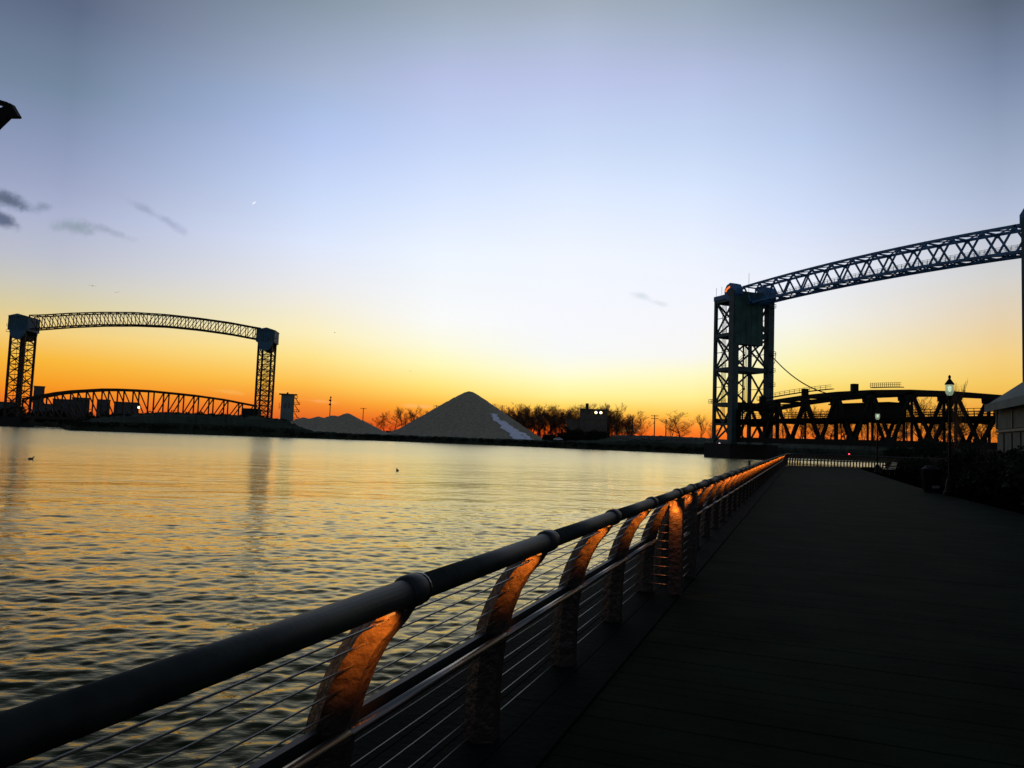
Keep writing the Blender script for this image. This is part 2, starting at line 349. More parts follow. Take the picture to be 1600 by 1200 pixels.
# ------------------------------------------------------------------ far bank terrain
shore = [(-700, 700, 668), (-300, 640, 655), (-60, 600, 650), (40, 575, 648), (96, 560, 647), (101, 440, 664), (112, 400, 659), (160, 398, 650), (250, 397, 644), (330, 396, 647), (400, 396, 650), (450, 396, 656),
         (500, 395, 672), (600, 392, 683), (700, 380, 688), (800, 368, 689.5), (870, 358, 688), (930, 350, 686), (965, 345, 680), (1040, 338, 681), (1100, 332, 684), (1160, 328, 688), (1250, 330, 692), (1400, 330, 695), (1600, 330, 699), (1900, 340, 708), (2600, 420, 735)]
def interp(tab, x, k):
    for a, b in zip(tab, tab[1:]):
        if x <= b[0]: return a[k]+(b[k]-a[k])*max(0, (x-a[0])/(b[0]-a[0]))
    return tab[-1][k]
def make_bank():
    mb = MB(); xs = []
    x = -700
    while x < 2600:
        xs.append(x); x += 4 if -20 < x < 1640 else 40
    rows = []
    for x in xs:
        d0 = interp(shore, x, 1)+.8*random.uniform(-1, 1)*1.2; sil = interp(shore, x, 2) + random.uniform(-.5, .5)
        zt = Zat(x, sil, d0+34)
        zt = max(zt, .85); lo = min(zt, .85+random.uniform(-.2, .2))
        prof = [(d0-1, WZ-1.2), (d0+1.5, WZ+.35+random.uniform(0, .2)), (d0+4.5, lo-.5), (d0+8, lo+(zt-lo)*.25+random.uniform(-.2, .2)), (d0+22, lo+(zt-lo)*.75+random.uniform(-.3, .3)),
                (d0+34, zt), (d0+70, zt-.3), (d0+160, zt*.6), (1500, 2.0), (6000, 1)]
        rows.append([G(x, r)+Vector((0, 0, z)) for r, z in prof])
    n = len(rows[0])
    mb.v = [tuple(p) for r in rows for p in r]
    for i in range(len(rows)-1):
        for j in range(n-1): mb.f.append((i*n+j, (i+1)*n+j, (i+1)*n+j+1, i*n+j+1))
    o = obj('far_bank', mb, MT['bank'], smooth=False, kind='structure')
make_bank()
def bank_z(px, rng_): return Zat(px, interp(shore, px, 2), interp(shore, px, 1)+34)

# yard strip behind the bank, a paler flat field
mb = MB()
for x in range(640, 1110, 10):
    pass
fld = []
for x in range(620, 1121, 10):
    d0 = interp(shore, x, 1)
    fld.append((G(x, d0+3.0)+Vector((0, 0, -1.15)), G(x, d0+9)+Vector((0, 0, -.35)), G(x, d0+16)+Vector((0, 0, -.2))))
n = len(fld)
mb.v = [tuple(p) for a in fld for p in a]
for i in range(n-1):
    for j in range(2): mb.f.append((i*3+j, (i+1)*3+j, (i+1)*3+j+1, i*3+j+1))
# scrub edging along the far water
def scrub_mesh(pts, leafs, s0, name, m, seed=1):
    r_ = random.Random(seed); mb = MB()
    for (p, rx, rz) in pts:
        for k in range(leafs):
            a = r_.uniform(0, 2*pi); e = math.acos(r_.uniform(-.2, 1)); q = r_.uniform(.45, 1)**.5
            c = Vector((p[0]+rx*q*cos(a)*sin(e), p[1]+rx*q*sin(a)*sin(e), p[2]+rz*q*cos(e)))
            u = Vector((r_.gauss(0, 1), r_.gauss(0, 1), r_.gauss(0, 1))).normalized(); w = u.orthogonal().normalized(); s = s0*r_.uniform(.5, 1.3)
            mb.add([c-u*s, c+w*s*.6, c+u*s, c-w*s*.6], [(0, 1, 2, 3)])
    return mb
pts = []
for i in range(420):
    x = random.uniform(104, 455); d0 = interp(shore, x, 1); f = random.random()
    zt = Zat(x, interp(shore, x, 2), d0+34); z = .8+(max(zt, .85)-.8)*max(0, (f*34-8)/26)
    p = G(x, d0+2+f*32); pts.append(((p.x, p.y, z-.6), random.uniform(1.2, 2.6), random.uniform(.9, 2.2)))
obj('scrub', scrub_mesh(pts, 26, .5, 's', None, 3), MT['leaf'], kind='stuff', label='dark scrub covering the low mound under the left bridge', category='scrub')
pts = []
for i in range(760):
    x = random.uniform(455, 1660); d0 = interp(shore, x, 1)
    big = 1.9 if x > 1130 else 1.0
    p = G(x, d0+random.uniform(1, 6)+(random.uniform(0, 30) if x > 1130 else 0)); pts.append(((p.x, p.y, WZ+1.2+random.uniform(0, 1.4)+(.8 if x > 1130 else 0)), random.uniform(.9, 1.6)*big, random.uniform(.4, .8)*big))
obj('waterside_weeds', scrub_mesh(pts, 22, .35, 's', None, 4), MT['leaf'], kind='stuff', label='dark weeds along the foot of the far bank', category='weeds')

# ------------------------------------------------------------------ gravel piles
def pile_mesh(h, cx, cy, R, n=150):
    g = np.linspace(-R, R, n); X, Y = np.meshgrid(g+cx, g+cy, indexing='ij'); Z = h(X, Y)
    v = np.stack([X, Y, Z], -1).reshape(-1, 3)
    mb = MB(); mb.v = [tuple(p) for p in v.tolist()]
    for i in range(n-1):
        for j in range(n-1):
            if Z[i:i+2, j:j+2].max() > .5: mb.f.append((i*n+j, (i+1)*n+j, (i+1)*n+j+1, i*n+j+1))
    return mb
def gnoise(X, Y, s, k): return np.sin(X*s+1.7*np.sin(Y*s*.7+k))*np.sin(Y*s*1.1+1.3*np.sin(X*s*.8+k*2))
PC = G(731, 436); PH = Zat(731, 611, 436)
def big_pile(X, Y):
    dx, dy = X-PC.x, Y-PC.y; r = np.hypot(dx, dy); th = np.arctan2(dy, dx)
    r2 = np.sqrt(r*r+9)-1.2
    z = PH+.9 - r2*(.655+.02*np.sin(3*th+1)+.010*np.sin(17*th+.15*r)+.007*np.sin(43*th+2)+.006*np.sin(71*th+.3*r))
    z = np.where(z < 4.5, 4.5+(z-4.5)*.72, z)
    return z+.16*gnoise(X, Y, .9, 1)+.10*gnoise(X, Y, 2.3, 4)
o = obj('gravel_pile', pile_mesh(big_pile, PC.x, PC.y, 58, 170), MT['gravel'], smooth=True)
o['label'] = 'tall conical grey gravel pile with a pale snow streak on its right flank'; o['category'] = 'gravel pile'
# old snow on the flank
def hit(px, py, h):
    d = ray(px, py); d = d/hypot(d.x, d.y); t = 340.0
    while t < 520:
        p = d*t
        if EYE+p.z <= float(h(np.array(p.x), np.array(p.y))): return Vector((p.x, p.y, EYE+p.z))
        t += .15
    return None
mb = MB(); rows = []
nr = 34
for i in range(nr):
    f = i/(nr-1); y = 647+f*40.5
    xl = 764+f*41+2.2*sin(f*19)+1.2*sin(f*43) - 2*sin(f*pi); xr = xl + (5 + 14*f**.6 + 12*f**2)+2.0*sin(f*23+1)+1.2*sin(f*51)
    rows.append([hit(xl+(xr-xl)*k/6, y-abs(k-3)*.15, big_pile) for k in range(7)])
rows = [[p-(Vector((p.x, p.y, 0)).normalized()*.35)+Vector((0, 0, .12)) for p in r] for r in rows if all(r)]
mb.v = [tuple(p) for r in rows for p in r]
for i in range(len(rows)-1):
    for k in range(6): mb.f.append((i*7+k, (i+1)*7+k, (i+1)*7+k+1, i*7+k+1))
sn = obj('snow_patch', mb, MT['snow'], o); sm = sn.modifiers.new('thick', 'SOLIDIFY'); sm.thickness = .25; sm.offset = 0
cones = [(541, Zat(541, 645, 425), 425, .62), (520, Zat(520, 648.5, 430), 430, .5), (497, Zat(497, 650.5, 425), 425, .5), (474, Zat(474, 652, 425), 425, .5), (560, Zat(560, 655, 420), 420, .55)]
cc = [(G(a, r), h, s) for a, h, r, s in cones]
def low_pile(X, Y):
    z = np.full(np.shape(X), -9.0)
    for c, h, s in cc:
        r = np.hypot(X-c.x, Y-c.y); z = np.maximum(z, h+.4-(np.sqrt(r*r+4)-.8)*s*.92)
    z = np.where(z < 2.5, 2.5+(z-2.5)*.6, z)
    return z+.13*gnoise(X, Y, 1.0, 2)+.08*gnoise(X, Y, 2.5, 3)
c0 = G(513, 425)
o = obj('gravel_pile', pile_mesh(low_pile, c0.x, c0.y, 46, 140), MT['gravel'], smooth=True)
o['label'] = 'low flat-topped gravel pile right of the control house'; o['category'] = 'gravel pile'

# ------------------------------------------------------------------ bare trees
def tree_mesh(h, seed, spread=.5, levels=5, trunk_r=.24, up=.35, first=.30, n_side=5, rmin=.02, lean=.1):
    r_ = random.Random(seed); tr = MB(); cr = MB()
    def grow(p, d, ln, rad, lev):
        nseg = (5, 4, 3, 2, 2, 2)[lev]; pts = [p]; rs = [rad]; q = p; dd = d; dirs = [d]
        for i in range(nseg):
            dd = (dd+Vector((r_.gauss(0, lean), r_.gauss(0, lean), r_.gauss(0, lean*.6)+up*.16))).normalized()
            q = q+dd*ln/nseg; pts.append(q); dirs.append(dd); rs.append(max(rmin, rad*(1-.75*(i+1)/nseg)))
        (tr if lev <= 1 else cr).tube(pts, rs, 6 if lev <= 1 else 3, cap=False)
        if lev >= levels: return
        k = n_side if lev == 0 else max(3, n_side-1-(lev > 2))
        for i in range(k):
            t = ((i+.5+r_.uniform(-.4, .4))/k)*(1-first*(lev == 0)*.999)+first*(lev == 0); t = max(.12, min(.98, t)); f = t*nseg; i0 = min(nseg-1, int(f))
            b = pts[i0].lerp(pts[i0+1], f-i0); rr = rs[i0]
            a = r_.uniform(0, 2*pi); sd = Vector((cos(a), sin(a), .1)); nd = (dirs[i0]*(1-spread)+sd*spread*r_.uniform(.8, 1.3)+Vector((0, 0, up))).normalized()
            grow(b, nd, ln*(r_.uniform(.5, .75))*(1-.45*t if lev == 0 else 1-.3*t), max(rmin, rr*.6), lev+1)
    grow(Vector((0, 0, 0)), Vector((r_.gauss(0, .05), r_.gauss(0, .05), 1)).normalized(), h*.86, trunk_r, 0)
    zm = max(v[2] for v in cr.v); k = h/zm
    for m_ in (tr, cr): m_.v = [(x*k, y*k, z*k) for x, y, z in m_.v]
    return tr.mesh('trunk', MT['bark']), cr.mesh('crown', MT['twig'])
protos = [tree_mesh(14, s, sp, 4, .20, u, f, ns, .017) for s, sp, u, f, ns in ((1, .62, .22, .12, 7), (2, .5, .35, .2, 6), (5, .68, .16, .1, 7), (8, .45, .4, .25, 6), (11, .58, .3, .15, 7))]
def put_tree(px, rng_, htop_py, pr, label, base_py=None, group=None, wide=1.0, z0=None):
    p = G(px, rng_); zt = Zat(px, htop_py, rng_); zb = z0 if z0 is not None else min(zt-4, -.3)
    t = thing('bare_tree', label, 'tree', (p.x, p.y, zb), group); k = (zt-zb)/14
    t.scale = (k*wide, k*wide, k); t.rotation_euler.z = random.uniform(0, 6.28)
    link('trunk', pr[0], t); link('crown', pr[1], t)
    return t
g1 = 'bare trees in the thicket behind the tall gravel pile'
for i in range(76):
    x = 776+i*2.85+random.uniform(-3, 3); top = 632+random.uniform(-3.5, 8) if x < 965 else 640+(x-965)*.4
    put_tree(x, random.uniform(452, 500), top, protos[i % 5], 'bare tree in the orange-lit thicket right of the tall gravel pile', group=g1, wide=random.uniform(1.0, 1.3), z0=-.3)
put_tree(1004, 400, 641, protos[0], 'single round-crowned bare tree right of the dark building', z0=0, wide=1.2)
put_tree(1050, 405, 646, protos[1], 'bare tree left of the pair beside the lift tower', z0=0, wide=1.1)
put_tree(1068, 398, 639, protos[2], 'tall bare tree near the left foot of the right lift tower', z0=0, wide=1.5)
put_tree(1092, 400, 645, protos[3], 'leaning bare tree just left of the right lift tower', z0=0, wide=1.1)
put_tree(1110, 405, 655, protos[0], 'small bare tree touching the lift tower on its left', z0=0)
g2 = 'bare trees between the two gravel piles'
for i, (x, top, w) in enumerate([(588, 648, 1.1), (600, 641, 1.3), (614, 637, 1.3), (630, 634, 1.4), (645, 632, 1.5), (657, 640, 1.2), (572, 657, 1), (667, 650, 1)]):
    put_tree(x, 455+i*3, top, protos[i % 5], 'bare tree in the low thicket between the two gravel piles', group=g2, wide=w, z0=-.3)
g3 = 'bare trees seen through the lift span'
for i in range(20):
    x = 1222+i*18+random.uniform(-5, 5)
    put_tree(x, random.uniform(345, 400), 628+random.uniform(-6, 16)-(8 if 1400 < x < 1480 else 0), protos[(i*3) % 5], 'bare tree on the bank seen through the right lift span', group=g3, wide=random.uniform(1.0, 1.5), z0=0)
sw = tree_mesh(11, 21, .26, 3, .10, .42, .05, 8, .010, .05)
p = G(1490, 96); t = thing('bare_tree', 'slender tree with upright switches rising behind the nearer street lamp', 'tree', (p.x, p.y, -.1)); t.scale = (1.0, 1.0, (Zat(1490, 590, 96)+.1)/11)
link('trunk', sw[0], t); link('crown', sw[1], t)
# thicket at the foot of those trees
pts = []
for i in range(260):
    x = random.uniform(776, 1000) if i < 150 else random.uniform(568, 672)
    d = random.uniform(440, 470) if i < 150 else random.uniform(445, 465)
    p = G(x, d); pts.append(((p.x, p.y, .2), 3.2, random.uniform(1.5, 5 if i < 150 else 3.4)))
obj('undergrowth', scrub_mesh(pts, 46, .55, 's', None, 9), MT['twig'], kind='stuff', label='tangled brown undergrowth at the foot of the far thickets', category='undergrowth')
# leafless shrubs as single things on the bank by the right bridge foot
def shrub(px, rng_, rx, rz, label, z0, n=420, group=None, s=.3, seed=0):
    p = G(px, rng_); t = thing('shrub', label, 'shrub', (p.x, p.y, z0), group)
    st = MB(); rr = random.Random(seed)
    for k in range(7):
        a = rr.uniform(0, 6.28); st.tube([(0, 0, -.2), (rx*.3*cos(a), rx*.3*sin(a), rz*.45), (rx*.6*cos(a), rx*.6*sin(a), rz*.9)], [.06, .04, .02], 4)
    obj('stem', st, MT['bark'], t)
    cl = []
    for k in range(9):
        a = rr.uniform(0, 6.28); q = rr.uniform(0, .7)
        cl.append(((rx*q*cos(a), rx*q*sin(a), rz*rr.uniform(.1, .45)), rx*rr.uniform(.35, .55), rz*rr.uniform(.3, .55)))
    obj('foliage', scrub_mesh(cl, n//9, s, 'f', None, seed), MT['leaf'], t); return t
for i, (x, r_, rx, rz) in enumerate([(1452, 118, 3.2, 4.2), (1415, 125, 2.8, 3.2), (1508, 112, 3, 2.6), (1545, 100, 3, 2.5)]):
    shrub(x, r_, rx, rz, ['tall dark shrub left of the nearer street lamp, below the bridge span', 'dark shrub below the machinery house, left of the tallest shrub', 'low dark shrub just right of the nearer street lamp', 'dark shrub in front of the shed corner'][i], -.1, 1500, s=.22, seed=30+i)

# ------------------------------------------------------------------ truss helpers
def lerp(a, b, t): return a+(b-a)*t
class Frame:                                    # bridge frame: s along the axis, t across, z up
    def __init__(s, c1, c2):
        s.o = Vector((c1.x, c1.y, 0)); d = Vector((c2.x-c1.x, c2.y-c1.y, 0)); s.L = d.length; s.a = d.normalized(); s.t = Vector((-s.a.y, s.a.x, 0))
        if s.t.y < 0: s.t = -s.t
    def P(s, a, t, z): return s.o+s.a*a+s.t*t+Vector((0, 0, z))

# ------------------------------------------------------------------ right lift bridge (near)
T1 = G(1157, 266); T2 = G(1686, 196)
F = Frame(T1, T2); HA, HT = 4.7, 7.2
RB = thing('lift_bridge', 'large dark vertical lift bridge on the right with tall towers, overhead truss and lowered span', 'bridge', tuple(F.P(F.L/2, 0, 0)))
base = Vector(RB.location)
cnt = {}
def pc(name, m, a, b, w, h=None, parent=None, up=(0, 0, 1)):
    return piece(name, MT[m], a, b, w, h or w, parent, base, up)
def sub(name, parent=RB): o = link(name, None, parent); return o
def MBrel(mb): mb.v = [tuple(Vector(v)-base) for v in mb.v]; return mb
zz = lambda px, py, r: Zat(px, py, r)
LV = [2.5, 15.0, 26.6, 38.0, 49.5]
def tower(sc, sgn, full=True):
    # part root is a pier mesh so that every part is a mesh of its own
    tw = sub('tower')
    c = lambda i, t, z: F.P(sc+i*HA*sgn, t*HT, z)     # i=+1 is the span side
    for t in (-1, 1):
        pc('column', 'tower', c(1, t, 0), c(1, t, 52), 2.3, 2.3, tw, up=F.a)
        pc('column', 'tower', c(-1, t, 0), c(-1, t, 50.5), .95, .95, tw, up=F.a)
    # lattice
    for a, b in zip(LV, LV[1:]):
        for t in (-1, 1):
            pc('brace', 'tower', c(-1, t, a), c(1, t, b), .42, .5, tw); pc('brace', 'tower', c(1, t, a), c(-1, t, b), .42, .5, tw)
            pc('girt', 'tower', c(-1, t, b), c(1, t, b), .8, 1.1, tw)
            pc('girt', 'tower', c(-1, t, (a+b)/2), c(1, t, (a+b)/2), .2, .2, tw)
        for i in ((-1,) if b < 28 else (-1, 1)):
            pc('brace', 'tower', c(i, -1, a), c(i, 1, b), .45, .5, tw); pc('brace', 'tower', c(i, 1, a), c(i, -1, b), .45, .5, tw)
        pc('girt', 'tower', c(-1, -1, b), c(-1, 1, b), .8, 1.2, tw)
        if b > 20: pc('girt', 'tower', c(1, -1, b), c(1, 1, b), .7, 1.6, tw)
    # extra brace on the lowest panel
    for t in (-1, 1):
        pc('brace', 'tower', c(-1, t, 8.5), c(1, t, 8.5), .5, .7, tw)
        pc('brace', 'tower', c(-1, t, 2.5), c(0, t, 8.5), .4, .4, tw); pc('brace', 'tower', c(1, t, 2.5), c(0, t, 8.5), .4, .4, tw)
    # inner guide tracks and counterweight ropes
    for t in (-.35, .38): pc('guide_rail', 'tower', c(-.55, t, 3), c(-.55, t, 50), .5, .5, tw)
    rp = MB()
    for t in (-.75, -.68, -.61, -.54, .6, .68, .76):
        rp.tube([c(-.75, t, 8), c(-.75, t, 50)], .10, 5)
    obj('ropes', MBrel(rp), MT['tower'], tw, kind='stuff')
    # counterweight hung between the columns
    cw = MB(); A = [(.60, -1.09), (1.26, -1.09), (1.26, .50), (.60, .50)]
    poly = [F.P(sc+i*HA*sgn, t*HT, 34.6)-base for i, t in A]; top = [p+Vector((0, 0, 17.4)) for p in poly]
    cw.add(poly+top, [(3, 2, 1, 0), (4, 5, 6, 7), (0, 1, 5, 4), (1, 2, 6, 5), (2, 3, 7, 6), (3, 0, 4, 7)])
    obj('counterweight', cw, MT['ctw'], tw)
    for k in range(6):
        pc('panel_rib', 'ctw', F.P(sc+1.27*HA*sgn, (-1.06+k*.305)*HT, 34.8), F.P(sc+1.27*HA*sgn, (-1.06+k*.305)*HT, 51.8), .16, .16, tw)
    # portal girder near the deck
    for zc, hh in ((14.4, 2.6), (9.4, 1.8)): pc('portal_girder', 'span', c(1, -1, zc), c(1, 1, zc), 1.4, hh, tw)
    pc('portal_girder', 'span', c(-1, -1, 9.6), c(-1, 1, 9.6), 1.0, 1.6, tw)
    for t in (-1, 1): pc('knee_brace', 'span', c(1, t, 9), c(1, t*.45, 14), .9, .9, tw)
    # head platform
    pl = MB(); q = [F.P(sc+i*sgn, t, 49.9)-base for i, t in ((-HA-.6, -HT-.6), (HA+1, -HT-.6), (HA+1, HT+.6), (-HA-.6, HT+.6))]
    q2 = [p+Vector((0, 0, 1.5)) for p in q]; pl.add(q+q2, [(3, 2, 1, 0), (4, 5, 6, 7), (0, 1, 5, 4), (1, 2, 6, 5), (2, 3, 7, 6), (3, 0, 4, 7)])
    obj('head_platform', pl, MT['tower_blue'], tw)
    # sheave hoods: octagonal drums over the two span-side columns
    for t, z0, rr in ((-1, 51.8, 3.0), (1, 51.4, 3.6)):
        hd = MB(); n = 10; ctr = F.P(sc+(HA-1.2)*sgn, t*(HT-.6), z0)-base
        ring = [ctr+F.a*rr*cos(2*pi*(k+.5)/n)+Vector((0, 0, rr*sin(2*pi*(k+.5)/n))) for k in range(n)]
        hd.plate(ring, F.t*2.9); so = obj('sheave_hood', hd, MT['tower_blue'], tw)
        rg = MB(); ring2 = [ctr+F.a*(rr*.45)*cos(2*pi*k/n)+Vector((0, 0, rr*.45*sin(2*pi*k/n))) for k in range(n)]
        rg.plate(ring2, F.t*3.3); obj('sheave_hub', rg, MT['tower'], tw)
    # masts
    for i, t in ((-1, -1), (-.4, -1), (1, -.2)): pc('mast', 'tower', c(i, t, 51), c(i, t, 54.5 if i < 1 else 58.5), .09, .09, tw)
    # ladders, landings with rails
    ld = MB()
    def landing(i, t, z, s=1.2, outa=1):
        p = c(i, t, z)+F.a*outa*sgn*1.6
        for u, v in ((-1, -1), (1, -1), (1, 1), (-1, 1)):
            ld.beam(p+F.a*u*s*.6+F.t*v*s*.6, p+F.a*u*s*.6+F.t*v*s*.6+Vector((0, 0, 1.2)), .1)
        for hz in (0, .6, 1.2):
            for (u, v), (u2, v2) in (((-1, -1), (1, -1)), ((1, -1), (1, 1)), ((1, 1), (-1, 1)), ((-1, 1), (-1, -1))):
                ld.beam(p+F.a*u*s*.6+F.t*v*s*.6+Vector((0, 0, hz)), p+F.a*u2*s*.6+F.t*v2*s*.6+Vector((0, 0, hz)), .1)
        ld.beam(p-F.a*s*.7, p+F.a*s*.7, 1.3, .16)
    for z in (21.5, 26.2, 31.8, 47.5): landing(1, 1, z)
    for z in (15.6,): landing(-1, -1, z, 1.2, -1)
    for a, b in zip(LV, LV[1:]):                                # stair flights between the levels
        ld.beam(c(-.6, -.4, a), c(-.6, .5, (a+b)/2), .5, .12); ld.beam(c(-.6, .5, (a+b)/2), c(-.6, -.4, b), .5, .12)
        for k in range(9):
            pa = c(-.6, lerp(-.4, .5, k/8), lerp(a, (a+b)/2, k/8)); ld.beam(pa, pa+Vector((0, 0, 1)), .08)
        ld.beam(c(-.6, -.4, a+1), c(-.6, .5, (a+b)/2+1), .08)
        for z in (b+.6, b+1.2, b+1.8):
            ld.beam(c(-1, -1, z), c(.3, -1, z), .09)
        for k in range(7): ld.beam(c(-1+k*.2, -1, b+.5), c(-1+k*.2, -1, b+1.8), .09)
    obj('ladder_landings', MBrel(ld), MT['tower'], tw, kind='stuff')
    # pier
    pr = MB(); q = [F.P(sc+i*sgn, t, -4)-base for i, t in ((-HA-2, -HT-2.4), (HA+2, -HT-2.4), (HA+2, HT+2.4), (-HA-2, HT+2.4))]
    q2 = [p+Vector((0, 0, 6.2)) for p in q]; pr.add(q+q2, [(3, 2, 1, 0), (4, 5, 6, 7), (0, 1, 5, 4), (1, 2, 6, 5), (2, 3, 7, 6), (3, 0, 4, 7)])
    obj('pier', pr, MT['wall_dark'], tw)
    return tw
tw1 = tower(0, 1); tw2 = tower(F.L, -1)
# orange glare patch on the hood, drawn as glowing plates
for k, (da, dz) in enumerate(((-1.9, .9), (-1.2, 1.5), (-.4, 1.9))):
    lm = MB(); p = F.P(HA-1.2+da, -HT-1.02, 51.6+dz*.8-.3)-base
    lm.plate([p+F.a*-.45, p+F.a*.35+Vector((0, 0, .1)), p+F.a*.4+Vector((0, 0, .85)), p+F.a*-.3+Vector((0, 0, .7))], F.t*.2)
    obj('orange_glare', lm, MT['orange_glow'], tw1)
# overhead truss
OT = sub('overhead_truss')
npan = 13; s0, s1 = HA-1, F.L-HA+1; ow = 2.6
def zt(f): return 54.0-2.2*f+1.3*(1-(2*f-1)**2)
def zb(f): return zt(f)-5.9
for t in (-ow, ow):
    for i in range(npan*2):
        f, g = i/(npan*2), (i+1)/(npan*2)
        a, b = lerp(s0, s1, f), lerp(s0, s1, g)
        if i % 2 == 0:
            f2 = (i+2)/(npan*2); pc('chord', 'tower_blue', F.P(a, t, zt(f)), F.P(lerp(s0, s1, f2), t, zt(f2)), .5, .6, OT); pc('chord', 'tower_blue', F.P(a, t, zb(f)), F.P(lerp(s0, s1, f2), t, zb(f2)), .5, .7, OT)
            pc('diagonal', 'tower_blue', F.P(a, t, zt(f)), F.P(b, t, zb(g)), .32, .42, OT)
            pc('gusset', 'tower_blue', F.P(a-.55, t, zt(f)-.25), F.P(a+.55, t, zt(f)-.25), .5, 1.1, OT)
        else:
            pc('diagonal', 'tower_blue', F.P(a, t, zb(f)), F.P(b, t, zt(g)), .32, .42, OT)
            pc('gusset', 'tower_blue', F.P(a-.5, t, zb(f)+.2), F.P(a+.5, t, zb(f)+.2), .5, 1.0, OT)
for i in range(npan+1):
    f = i/npan; a = lerp(s0, s1, f)
    pc('cross_beam', 'tower_blue', F.P(a, -ow, zt(f)), F.P(a, ow, zt(f)), .3, .4, OT); pc('cross_beam', 'tower_blue', F.P(a, -ow, zb(f)), F.P(a, ow, zb(f)), .35, .5, OT)
    if i < npan:
        g = (i+1)/npan; b = lerp(s0, s1, g)
        pc('cross_brace', 'tower_blue', F.P(a, -ow, zt(f)), F.P(b, ow, zt(g)), .25, .25, OT); pc('cross_brace', 'tower_blue', F.P(a, ow, zt(f)), F.P(b, -ow, zt(g)), .25, .25, OT)
        pc('cross_brace', 'tower_blue', F.P(a, -ow, zb(f)), F.P(b, ow, zb(g)), .25, .25, OT); pc('cross_brace', 'tower_blue', F.P(a, ow, zb(f)), F.P(b, -ow, zb(g)), .25, .25, OT)
wk = MB(); n = 78
for t in (-1.6, -.2):
    for i in range(n):
        f, g = i/n, (i+1)/n; a, b = lerp(s0, s1, f), lerp(s0, s1, g)
        wk.beam(F.P(a, t, zb(f)+.6), F.P(a, t, zb(f)+1.8), .07)
        for h in (1.2, 1.8): wk.beam(F.P(a, t, zb(f)+h), F.P(b, t, zb(g)+h), .07)
        if t < -1: wk.beam(F.P(a, -.9, zb(f)+.5), F.P(b, -.9, zb(g)+.5), 1.3, .15)
obj('walkway', MBrel(wk), MT['tower_blue'], OT, kind='stuff')
# lift span
LS = sub('lift_span'); nb = 8; s0l, s1l = HA+.8, F.L-HA-.8; lw = 5.6; zbt = 3.6; zfl = 9.8
def ztop(f): return 13.2+3.6*(1-abs(2*f-1)**2.0)
for t in (-lw, lw):
    for i in range(nb):
        f, m_, g = i/nb, (i+.5)/nb, (i+1)/nb; a, c_, b = (lerp(s0l, s1l, q) for q in (f, m_, g))
        pc('chord', 'span', F.P(a, t, zbt), F.P(b, t, zbt), 1.2, 1.5, LS)
        pc('diagonal', 'span', F.P(a, t, zbt), F.P(c_, t, ztop(m_)), .6, .8, LS); pc('diagonal', 'span', F.P(c_, t, ztop(m_)), F.P(b, t, zbt), .6, .8, LS)
        pc('post', 'span', F.P(c_, t, zbt), F.P(c_, t, ztop(m_)), .5, .5, LS)
        pc('gusset', 'span', F.P(c_-1.6, t, ztop(m_)-.9), F.P(c_+1.2, t, ztop(m_)-.6), .9, 1.6, LS)
        pc('gusset', 'span', F.P(b-1.4, t, zbt+.8), F.P(b+1.1, t, zbt+.6), .9, 1.5, LS)
    fs = [0]+[(i+.5)/nb for i in range(nb)]+[1]
    for f, g in zip(fs, fs[1:]): pc('chord', 'span', F.P(lerp(s0l, s1l, f), t, ztop(f)), F.P(lerp(s0l, s1l, g), t, ztop(g)), .9, 1.2, LS)
    pc('end_post', 'span', F.P(s0l, t, zbt), F.P(s0l, t, ztop(0)), 1.6, 1.6, LS); pc('end_post', 'span', F.P(s1l, t, zbt), F.P(s1l, t, ztop(1)), 1.6, 1.6, LS)
    pc('stringer', 'span', F.P(s0l, t*.97, zfl), F.P(s1l, t*.97, zfl), .5, .9, LS)
for i in range(nb):
    m_ = (i+.5)/nb; c_ = lerp(s0l, s1l, m_); pc('cross_beam', 'span', F.P(c_, -lw, ztop(m_)), F.P(c_, lw, ztop(m_)), .6, .7, LS)
    if i < nb-1:
        g = (i+1.5)/nb; d_ = lerp(s0l, s1l, g)
        pc('cross_brace', 'span', F.P(c_, -lw, ztop(m_)), F.P(d_, lw, ztop(g)), .4, .4, LS); pc('cross_brace', 'span', F.P(c_, lw, ztop(m_)), F.P(d_, -lw, ztop(g)), .4, .4, LS)
    pc('floor_beam', 'span', F.P(c_, -lw, zfl-.6), F.P(c_, lw, zfl-.6), .4, .9, LS)
fl = MB(); fl.beam(F.P(s0l, 0, zfl-.1), F.P(s1l, 0, zfl-.1), 2*lw-.9, .25); obj('track_floor', MBrel(fl), MT['span'], LS)
rl = MB(); n = 60
for t in (-lw-.9, lw+.9):
    for h in (.9, 1.5, 2.1): rl.beam(F.P(s0l, t, zfl+h), F.P(s1l, t, zfl+h), .14)
    for i in range(n+1): rl.beam(F.P(lerp(s0l, s1l, i/n), t, zfl+.3), F.P(lerp(s0l, s1l, i/n), t, zfl+2.1), .1)
    rl.beam(F.P(s0l, t, zfl+.3), F.P(s1l, t, zfl+.3), .9, .15)
n = 30
for (f0, f1, tt, up_) in ((.10, .42, -lw, 1.5), (.56, .66, -lw, 1.2)):
    for i in range(n):
        f, g = lerp(f0, f1, i/n), lerp(f0, f1, (i+1)/n); a, b = lerp(s0l, s1l, f), lerp(s0l, s1l, g)
        rl.beam(F.P(a, tt, ztop(f)+up_), F.P(b, tt, ztop(g)+up_), 1.0, .2)
        if i % 2 == 0: rl.beam(F.P(a, tt-.5, ztop(f)+up_), F.P(a, tt-.5, ztop(f)+up_+1.1), .1)
        for h in (.6, 1.1): rl.beam(F.P(a, tt-.5, ztop(f)+up_+h), F.P(b, tt-.5, ztop(g)+up_+h), .09)
obj('railings', MBrel(rl), MT['span'], LS, kind='stuff')
